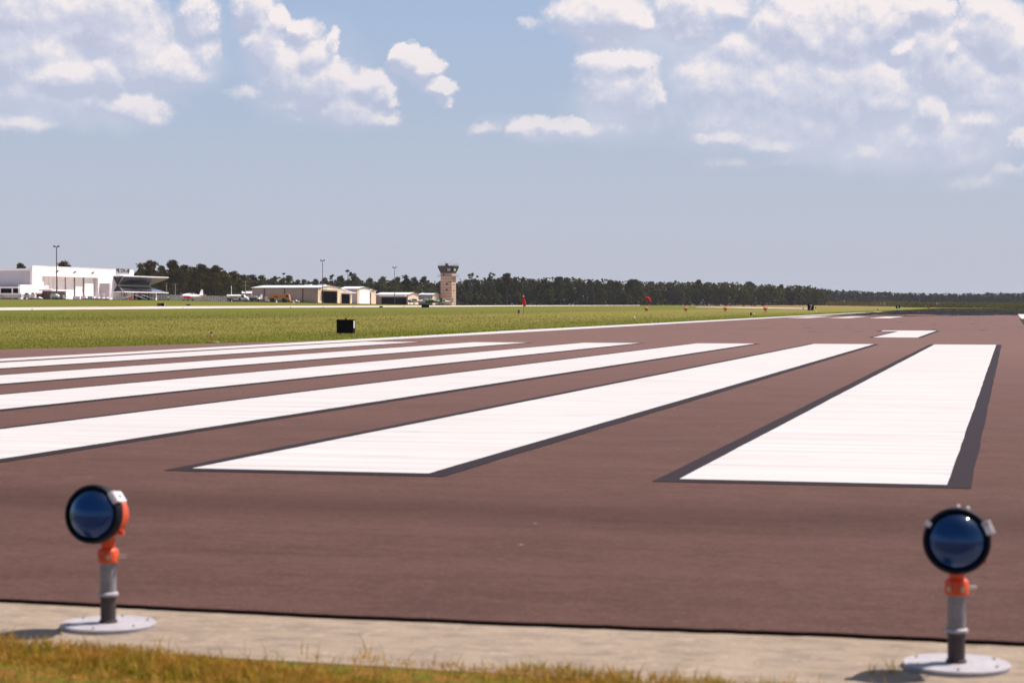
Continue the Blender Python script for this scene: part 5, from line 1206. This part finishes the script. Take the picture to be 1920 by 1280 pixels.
# apron equipment in front of the white hangar
def semi_trailer():
    Y = 560; p = on(8, Y); r = thing("long_trailer", 'long silver gray trailer at the far left edge before the hangar', 'trailer', p, -.08); a = 35 / F * Y * 1.9
    MB().box(-a, 35 / F * Y, -1.1, 1.1, .25, 1.25).build("body", M("silver_gray_panel", (.42, .39, .39), .5, var=.18, scale=.8), r, bevel=.05)
    MB().box(-a - .02, 35 / F * Y + .02, -1.15, 1.15, 1.25, 1.62).build("top_cover", mTrimW, r, bevel=.06)
    MB().bar((-1.4, -1.16, 1.5), (.6, -1.16, .35), .22, .05).build("red_stripe", M("dull_red_stripe", (.32, .12, .11), .6), r)
    for x in (-a * .7, -a * .5, 4.0, 3.0): wheel(r, x, -.9, .36, .25)
semi_trailer()
def cart(px0, px1, Y, h, label, mat, kind="equipment_cart", cat='cart', extra=0):
    Lm = (px1 - px0) / F * Y; p = on((px0 + px1) / 2, Y); r = thing(kind, label, cat, p, -.1); a = Lm / 2
    MB().box(-a, a, -.7, .7, .32, h).build("body", mat, r, bevel=.05)
    if extra == 1: MB().box(-a * .5, a * .5, -.5, .5, h - .003, h + .45).build("cab", mat, r, bevel=.06); MB().box(-a * .4, a * .4, -.52, .52, h + .08, h + .36).build("window", mGlassD, r)
    if extra == 2:
        m = MB(); 
        for sx in (-a + .05, a - .05):
            for sy in (-.65, .65): m.bar((sx, sy, h), (sx, sy, h + .95), .06)
        m.box(-a, a, -.7, .7, h + .92, h + 1.0); m.build("canopy_frame", mTrimW, r)
    for x in (-a * .65, a * .65):
        for y in (-.6, .6): wheel(r, x, y, .26, .18)
mPk = M("pinkish_white_panel", (.58, .52, .52), .6, var=.2, scale=1.5); mGy = M("gray_equipment", (.34, .31, .32), .6, var=.3, scale=2)
cart(44, 57, 565, 1.35, 'gray and white ground power cart with a cab, right of the long trailer', mGy, extra=1)
cart(58, 67, 566, 1.45, 'pale boxy tug with a dark cab window behind the pickup', mPk, "aircraft_tug", 'tug', 1)
pickup(66, 79, 556, 'white low pickup truck left of the brick building', 1)
cart(113, 120, 556, 1.2, 'gray equipment cart right of the white van', mGy)
pickup(119, 127, 553, 'small white utility vehicle before the hangar door', 1)
def barrier(px0, px1, Y, h, label, mat):
    p = on((px0 + px1) / 2, Y); a = (px1 - px0) / 2 / F * Y; r = thing("barrier_panel", label, 'barrier', p, -.1, 'pale panels lined up before the hangar doors')
    MB().box(-a, a, -.06, .06, .05, h).build("panel", mat, r, bevel=.02)
    for s in (-a + .1, a - .1): MB().box(s - .06, s + .06, -.4, .4, 0, .08).build("foot", mSteel, r)
barrier(136.5, 150, 590, 1.0, 'pinkish white panel, leftmost before the hangar doors', mPk); barrier(151.5, 158, 590, 1.0, 'narrow pale panel in the middle before the hangar doors', mPk)
barrier(163, 173, 592, 1.05, 'gray panel, rightmost before the hangar doors', mGy)
cart(158.5, 163, 588, 1.15, 'bright white upright tank between the panels', mTrimW, "storage_tank", 'tank')
cart(173.5, 178, 592, 1.0, 'small white cart right of the gray panel', mTrimW)
cart(178.5, 186, 600, .75, 'golf cart with a white canopy near the terminal', mTrimW, "golf_cart", 'golf cart', 2)
cart(186.5, 195, 605, .75, 'second golf cart with a canopy, closer to the terminal', mWhiteV, "golf_cart", 'golf cart', 2)
cart(197, 203, 610, .8, 'low white tug by the dark ground floor of the terminal', mTrimW, "aircraft_tug", 'tug')
cart(242, 250, 640, .9, 'red ended white cart beside the boarding stairs', mRedV, "aircraft_tug", 'tug')
def stairs(px, Y, label, s=1):
    p = on(px, Y); r = thing("boarding_stairs", label, 'boarding stairs', p, -.1); m = MB()
    m.bar((-2.2 * s, -.5, .3), (1.6 * s, -.5, 1.7), .10); m.bar((-2.2 * s, .5, .3), (1.6 * s, .5, 1.7), .10); m.bar((-2.2 * s, -.5, 1.0), (1.6 * s, -.5, 2.4), .04); m.build("stair_frame", mTrimW, r)
    m = MB()
    for k in range(8): m.box((-2.1 + k * .48) * s - .15, (-2.1 + k * .48) * s + .15, -.5, .5, .38 + k * .17, .43 + k * .17)
    m.build("steps", mSteel, r)
    for x in (-1.6, 1.3): wheel(r, x * s, -.5, .25, .15)
stairs(240, 640, 'mobile stairs rising to the right before the terminal'); stairs(262, 645, 'mobile stairs rising to the left before the terminal', -1)
stairs(277, 648, 'pale mobile stairs at the right end of the terminal front', -1)
cart(497, 505, 738, 2.1, 'white box trailer half hidden behind the yellow fire truck', mWhiteV, "box_trailer", 'trailer')
def cone(px, Y, label):
    r = thing("white_barrel", label, 'barrel', on(px, Y)); MB().lathe((0, 0, 0), (0, 0, 1), [(0, .35), (.25, .33), (.55, .24), (.8, .12), (.82, 0)], 14).build("barrel_body", mTrimW, r, True); MB().lathe((0, 0, .4), (0, 0, 1), [(0, .30), (.1, .27)], 14).build("band", mGy, r)
cone(550, 718, 'white conical barrel right of the yellow fire truck'); cone(518, 716, 'pale conical barrel before the yellow fire truck'); cone(604.5, 742, 'white conical barrel at the foot of the middle light mast')
r = thing("person", 'person in a bright green vest standing by the fence left of the trainer plane', 'person', on(315.3, 745))
def person_mesh(r):
    m = MB()
    m.lathe((0, 0, .78), (0, 0, 1), [(0, .15), (.1, .17), (.35, .16), (.58, .21), (.68, .12), (.72, .06), (.78, .055), (.82, .085), (.92, .10), (.99, .07), (1.02, 0)], 12, .8)
    for sx in (-.09, .09): m.tube((sx, 0, .8), (sx * 1.2, 0, .05), .085, .05, 8); m.box(sx * 1.2 - .05, sx * 1.2 + .05, -.16, .07, 0, .07)
    for sx in (-1, 1): m.tube((sx * .2, 0, 1.42), (sx * .27, -.02, 1.1), .05, .04, 8); m.tube((sx * .27, -.02, 1.1), (sx * .26, -.12, .82), .04, .03, 8)
    return m.build("body", M("dark_clothing", (.09, .08, .10), .8), r, True)
person_mesh(r); MB().lathe((0, 0, .95), (0, 0, 1), [(0, .175), (.2, .178), (.42, .222), (.50, .15)], 12, .82).build("vest", M("bright_green_vest", (.35, .75, .18), .7), r, True)

# ---------------------------------------------------------------- trees
def crown_mesh(name, seed, kind, mat):
    g = np.random.default_rng(seed); C = []
    if kind == 'pine':       # tall trunk, clumps on limbs in the upper half, unit height 1
        for k in range(15):
            z = g.uniform(.45, .97); rr = .20 * (1 - ((z - .62) / .45) ** 2) if z > .62 else .19
            a = g.uniform(0, 2 * pi); q = g.uniform(.2, 1) * max(rr, .03); C.append((q * cos(a), q * sin(a), z, g.uniform(.07, .115)))
        C.append((0, 0, .94, .075)); C.append((.03, .02, .84, .10))
    elif kind == 'full':     # foliage from the ground to the top
        for k in range(30):
            z = g.uniform(.08, .95); rr = .22 * math.sin(min(1, (1.02 - z) * 1.6) * pi / 2) * (1 if z > .25 else .85)
            a = g.uniform(0, 2 * pi); q = sqrt(g.uniform(.05, 1)) * rr; C.append((q * cos(a), q * sin(a), z, g.uniform(.07, .12)))
        C.append((0, 0, .93, .08))
    elif kind == 'sparse':
        for k in range(9):
            z = g.uniform(.6, .96); a = g.uniform(0, 2 * pi); q = g.uniform(.06, .2); C.append((q * cos(a), q * sin(a), z, g.uniform(.035, .065)))
        C.append((0, 0, .96, .05))
    else:                    # shrub
        for k in range(16):
            a = g.uniform(0, 2 * pi); q = sqrt(g.uniform(0, 1)) * .55; z = g.uniform(.15, .85) * (1 - .4 * q); C.append((q * cos(a), q * sin(a), z, g.uniform(.16, .26)))
    C = np.array(C); nl = {'pine': 150, 'full': 95, 'sparse': 110, 'shrub': 70}[kind]; n = len(C) * nl
    c = np.repeat(C, nl, 0); d = g.normal(0, 1, (n, 3)); d /= np.linalg.norm(d, axis=1)[:, None]
    rad = c[:, 3] * g.uniform(.35, 1.05, n) ; pos = c[:, :3] + d * rad[:, None] * [1, 1, .72]
    sz = {'pine': .017, 'full': .019, 'sparse': .012, 'shrub': .05}[kind] * g.uniform(.6, 1.4, n)
    u = g.normal(0, 1, (n, 3)); u /= np.linalg.norm(u, axis=1)[:, None]; v = np.cross(u, g.normal(0, 1, (n, 3))); v /= np.linalg.norm(v, axis=1)[:, None]
    V = np.stack([pos - u * sz[:, None], pos - v * sz[:, None] * .7, pos + u * sz[:, None], pos + v * sz[:, None] * .7], 1).reshape(-1, 3)
    Fq = np.arange(n * 4).reshape(-1, 4)
    o = fastmesh(name, V, Fq, mat); me = o.data; bpy.data.objects.remove(o); 
    return me, C
def trunk_mesh(name, C, kind):
    m = MB(); r0 = .013 if kind != 'shrub' else .04; top = .9 if kind != 'shrub' else .5
    m.tube((0, 0, -.03), (.004, .003, top * .5), r0, r0 * .7, 7, False); m.tube((.004, .003, top * .5), (0, 0, top), r0 * .7, r0 * .2, 7, False)
    for c in C[:9]:
        z0 = max(.05, c[2] - .10 - .3 * math.hypot(c[0], c[1])); m.tube((0, 0, min(z0, top * .95)), (c[0], c[1], c[2]), r0 * .35, r0 * .1, 5, False)
    me = bpy.data.meshes.new(name); me.from_pydata(m.v, [], m.f); me.materials.append(mBark); return me
VAR = {}
for kind, cnt, mat, key in (('pine', 6, mPine, 'pine'), ('full', 5, mPine, 'fullpine'), ('full', 4, mHard, 'hard'), ('sparse', 3, mPine, 'sparse'), ('full', 4, mFarT, 'far'), ('pine', 3, mFarT, 'farpine'), ('shrub', 4, mScrub, 'shrub'), ('shrub', 2, mPine, 'darkshrub')):
    VAR[key] = []
    for k in range(cnt):
        me, C = crown_mesh(key + "_crown", hash((key, k)) % 1000 if False else 31 * k + len(key) * 7 + (3 if mat is mHard else 0), kind, mat)
        VAR[key].append((me, trunk_mesh(key + "_trunk", C, kind)))
NT = [0]
def tree(key, px, Y, ytop, name, label, cat, group, base=None, wide=1.0):
    p = on(px, Y, -.1); h = (zp(ytop, Y) if base is None else base) - p.z
    cm, tm = VAR[key][random.randrange(len(VAR[key]))]
    r = thing(name, label, cat, p, random.uniform(0, 6.28), group)
    c = bpy.data.objects.new("crown", cm); t = bpy.data.objects.new("trunk", tm)
    w = h * random.uniform(.85, 1.15) * wide
    for o in (c, t): COL.objects.link(o); o.parent = r; o.scale = (w, w, h)
    NT[0] += 1
    return r
TOPX = [240, 258, 280, 300, 325, 345, 360, 378, 400, 420, 440, 455, 480, 500, 530, 545, 560, 600, 640, 680, 700, 740, 800, 822, 832, 860, 885, 920, 950, 990, 1015, 1050, 1080, 1110, 1140, 1170, 1210, 1240, 1270, 1310, 1345, 1380, 1400, 1440, 1480, 1520, 1545, 1560, 1600, 1650, 1700, 1750, 1800, 1850, 1960]
TOPV = [506, 503, 491, 500, 494, 500, 501, 496, 497, 498, 505, 511, 516, 518, 516, 519, 521, 521, 519, 520, 520, 519, 519, 526, 526, 522, 521, 519, 518, 520, 521, 520, 522, 523, 524, 526, 527, 528, 528, 529, 530, 530, 531, 533, 535, 537, 540, 543, 545, 547, 549, 550, 550, 549, 549]
def topy(px): return float(np.interp(px, TOPX, TOPV))
def lit_y(frac, px, Y, base):      # picture row for a tree reaching frac of the local treeline
    t = topy(px); return base - (base - t) * frac
LM = [(255, 'behind the right end of the terminal'), (300, 'just right of the terminal roof'), (335, 'above the trainer plane'), (385, 'right of the trainer plane'), (425, 'above the fuel truck'), (456, 'left of the white roofed shed'),
      (500, 'above the left end of the long hangar'), (545, 'above the yellow fire truck'), (590, 'above the roof vents'), (625, 'at the middle light mast'), (665, 'above the tall narrow hangar'), (705, 'left of the rightmost light mast'), (745, 'behind the rightmost light mast'), (790, 'above the low hangars'), (832, 'just left of the control tower'),
      (900, 'just right of the control tower'), (950, 'between the tower and the hanging windsock'), (1000, 'behind the hanging windsock'), (1060, 'right of the hanging windsock'), (1120, 'midway between the two windsocks'), (1180, 'left of the bent windsock'), (1230, 'behind the bent windsock'), (1290, 'behind the second orange light box'), (1360, 'behind the third orange light box'), (1440, 'behind the fourth orange light box'), (1500, 'left of the number 7 sign'), (1548, 'behind the number 7 sign'),
      (1620, 'right of the number 7 sign'), (1665, 'by the first tiny white shed'), (1700, 'behind the number 6 sign'), (1740, 'left of the second tiny white shed'), (1790, 'behind the second tiny white shed'), (1850, 'above the mirage right of the pale board'), (2600, 'at the right edge of the picture')]
ROWN = ['front row', 'middle row', 'back row']
def landmark(px):
    for a, t in LM:
        if px <= a: return t
    return LM[-1][1]
segs = [ (252, 456, 850, 18, 562, 'pine', 'fullpine', 'tall pine tree in the dark wood between the terminal and the beige hangar', 'pines behind the trainer plane'),
         (458, 830, 1060, 22, 568, 'pine', 'hard', 'pine or oak tree in the wood behind the beige hangars', 'trees behind the beige hangars'),
         (862, 1200, 1180, 17, 572, 'pine', 'fullpine', 'pine tree in the even wood right of the control tower', 'pines right of the control tower'),
         (1200, 1548, 1400, 15, 572, 'pine', 'fullpine', 'pine tree in the receding wood behind the orange light boxes', 'pines right of the control tower'),
         (1548, 1960, 2150, 11, 574, 'farpine', 'far', 'hazy dark pine tree of the far wood beyond the runway', 'far pines beyond the runway')]
for (x0, x1, Y, stp, by, k1, k2, lab, grp) in segs:
    for row in range(3):
        x = x0 + random.uniform(0, stp)
        while x < x1:
            yy = Y * (1 + .022 * row) + random.uniform(-8, 8) + (x - x0) * (.35 if Y < 2000 and Y > 1000 else .1)
            fr_ = (random.uniform(.58, .80), random.uniform(.80, .95), random.uniform(.90, 1.04))[row]
            key = k2 if row < 2 or random.random() < .35 else k1
            if Y > 2000: fr_ = .62 + .2 * row + random.uniform(-.05, .05)
            nmz = 'broadleaf_tree' if key == 'hard' else 'pine_tree'
            lb = ('hazy far pine, ' if Y > 2000 else 'dark wood pine, ' if key != 'hard' else 'rounded broadleaf tree, ') + ROWN[row] + ' ' + landmark(x)
            tree(key, x, yy, lit_y(fr_, x, yy, by), nmz, lb, 'tree', grp if key != 'hard' else 'broadleaf trees behind the beige hangars', wide=1.0 if Y < 2000 else .8)
            x += stp * random.uniform(.75, 1.3) * (1, 1.15, 1.1)[row]
spec = [('pine', 281, 840, 487, 'tallest pine just right of the terminal roof'), ('pine', 263, 835, 494, 'pine with a ragged top left of the tallest one behind the terminal'), ('pine', 325, 842, 487, 'tall slim pine standing up over the fence'),
        ('pine', 378, 845, 495, 'flat topped pine left of the broad wood crest'), ('pine', 404, 845, 497, 'broad pine on the crest of the left wood'), ('pine', 343, 842, 497, 'rounded pine between the two tall slim ones'), ('sparse', 624, 1050, 514, 'nearly bare tree standing behind the middle light mast'),
        ('sparse', 652, 1050, 505, 'tall thin pine poking over the wood behind the narrow hangar'), ('hard', 664, 1052, 516, 'low crowned tree right of the tall thin pine'), ('sparse', 532, 1050, 511, 'small crowned pine poking up above the long white roof'),
        ('sparse', 886, 1180, 511, 'lone thin crown against the sky right of the control tower'), ('sparse', 920, 1190, 510, 'second lone thin crown right of the control tower'), ('pine', 950, 1195, 512, 'pine rising above the wood left of the hanging windsock'),
        ('pine', 1052, 1230, 519, 'round headed pine right of the hanging windsock'), ('pine', 1188, 1280, 524, 'high pine left of the bent windsock'), ('pine', 1310, 1400, 524, 'tall pine standing well above the wood over the second light box'), ('pine', 1407, 1440, 528, 'rounded pine above the rightmost light box'),
        ('sparse', 1382, 1440, 528, 'thin crowned pine left of the rounded one above the light boxes'), ('sparse', 1519, 1540, 534, 'small pine crown above the number 7 sign'), ('pine', 740 + 21, 1060, 516, 'pine crown just right of the rightmost light mast'),
        ('pine', 40, 760, 493, 'dark tree top showing over the left hangar roof'), ('pine', 119, 770, 491, 'dark tree top showing over the hangar right of the tall mast'), ('pine', 100, 775, 499, 'low dark tree top over the hangar left of the tall mast')]
for k, px, Y, yt, lb in spec: tree(k, px, Y, yt, 'pine_tree', lb, 'tree', None, wide=1.1)
for k in range(26):
    px = random.uniform(490, 820); tree('hard' if k % 3 else 'shrub', px, 1000 + random.uniform(-20, 20), 545 - random.uniform(0, 9), 'broadleaf_tree', 'low yellow green bushy tree ' + landmark(px), 'tree', 'low bushy trees behind the beige hangars', wide=1.5 if k % 3 else .5)
for k in range(16):
    px = random.uniform(860, 985) if k < 9 else random.uniform(985, 1180); tree('hard', px, 1120, 550 - random.uniform(-8, 10), 'broadleaf_tree', 'low bushy tree at the foot of the wood ' + landmark(px), 'tree', 'low bushy trees right of the tower', wide=1.6)
for k in range(14):
    px = 1285 + k * 11 + random.uniform(-4, 4); tree('darkshrub' if k % 3 else 'shrub', px, 1000 + random.uniform(-60, 60), 571 - random.uniform(0, 3.5), 'shrub', ('dark' if k % 3 else 'pale') + ' low shrub in the field ' + landmark(px), 'shrub', 'shrubs in the far field', wide=.8)

def mass(name, label, pts, mat, seed, per, size, cat='woods'):
    """far wood or scrub that reads as one mass: leaf clumps spread through its volume"""
    g = np.random.default_rng(seed); V = []
    for (px, Y, r, ztop, zlow) in pts:
        pp = at(px, 571, Y); hb = h1(pp.x, pp.y); n = per
        P = np.stack([pp.x + g.normal(0, r, n), pp.y + g.normal(0, r, n), hb + zlow + (ztop - zlow) * g.random(n)], 1)
        V.append(P)
    P = np.vstack(V); n = len(P); sz = size * g.uniform(.6, 1.4, n)
    u = g.normal(0, 1, (n, 3)); u /= np.linalg.norm(u, axis=1)[:, None]; v = np.cross(u, g.normal(0, 1, (n, 3))); v /= np.linalg.norm(v, axis=1)[:, None]
    Q = np.stack([P - u * sz[:, None], P - v * sz[:, None], P + u * sz[:, None], P + v * sz[:, None]], 1).reshape(-1, 3)
    o = fastmesh(name, Q, np.arange(n * 4).reshape(-1, 4), mat); tag(o, label, cat, kind='stuff')
def wood_fill(x0, x1, Y, by, slope, seed, mat, label, hf=.80, step=4, per=130):
    pts = []; x = x0
    while x < x1:
        yy = Y + (x - x0) * slope + random.uniform(-6, 22); t = zp(by - (by - topy(x)) * hf * random.uniform(.85, 1.1), yy); b = on(x, yy).z
        pts.append((x, yy, 2.2, t - b, 0)); x += step
    mass("woodland", label, pts, mat, seed, per, .75)
wood_fill(-60, 456, 885, 562, .1, 5, mPine, 'deep shaded inside of the left wood')
wood_fill(456, 862, 1100, 568, .35, 6, mPine, 'deep shaded inside of the wood behind the hangars', .80)
wood_fill(862, 1548, 1235, 572, .35, 8, mPine, 'deep shaded inside of the wood right of the tower', .92)
wood_fill(1540, 3900, 2230, 574, .1, 9, mFarT, 'far dense wood closing the view beyond the runway', .92, 2.3, 140)
pts = []
for k in range(520):
    px = random.uniform(1548, 2050); Y = random.uniform(1350, 1900); hgt = random.uniform(1.8, 3.6) + (1.2 if px > 1640 else 0); pts.append((px, Y, 2.6, hgt + (CH - 6.5 / F * Y - on(px, Y).z if px > 1700 else .0), -.2))
for k in range(420):
    px = random.uniform(1690, 2050); Y = random.uniform(950, 1300); pts.append((px, Y, 2.0, random.uniform(1.0, 1.7), -.2))
mass("scrub", 'low green brown scrub between the runway end and the far wood', pts, mScrub, 12, 70, .38, 'scrub')
print("TREES", NT[0])

# ---------------------------------------------------------------- air
hz = MB().box(-4700, 4700, -4700, 4700, -9, 42).build("haze", M("haze_dummy", (1, 1, 1)))
mh = bpy.data.materials.new("haze_air"); mh.use_nodes = True; nt = mh.node_tree; nt.nodes.clear()
pv = N(nt, 'ShaderNodeVolumePrincipled'); pv.inputs['Color'].default_value = (.80, .84, .95, 1); pv.inputs['Density'].default_value = .00004; pv.inputs['Anisotropy'].default_value = .1
ou = N(nt, 'ShaderNodeOutputMaterial'); nt.links.new(pv.outputs[0], ou.inputs['Volume'])
hz.data.materials.clear(); hz.data.materials.append(mh); hz.visible_shadow = True
tag(hz, 'pale summer haze over the whole airfield', 'haze', kind='stuff')
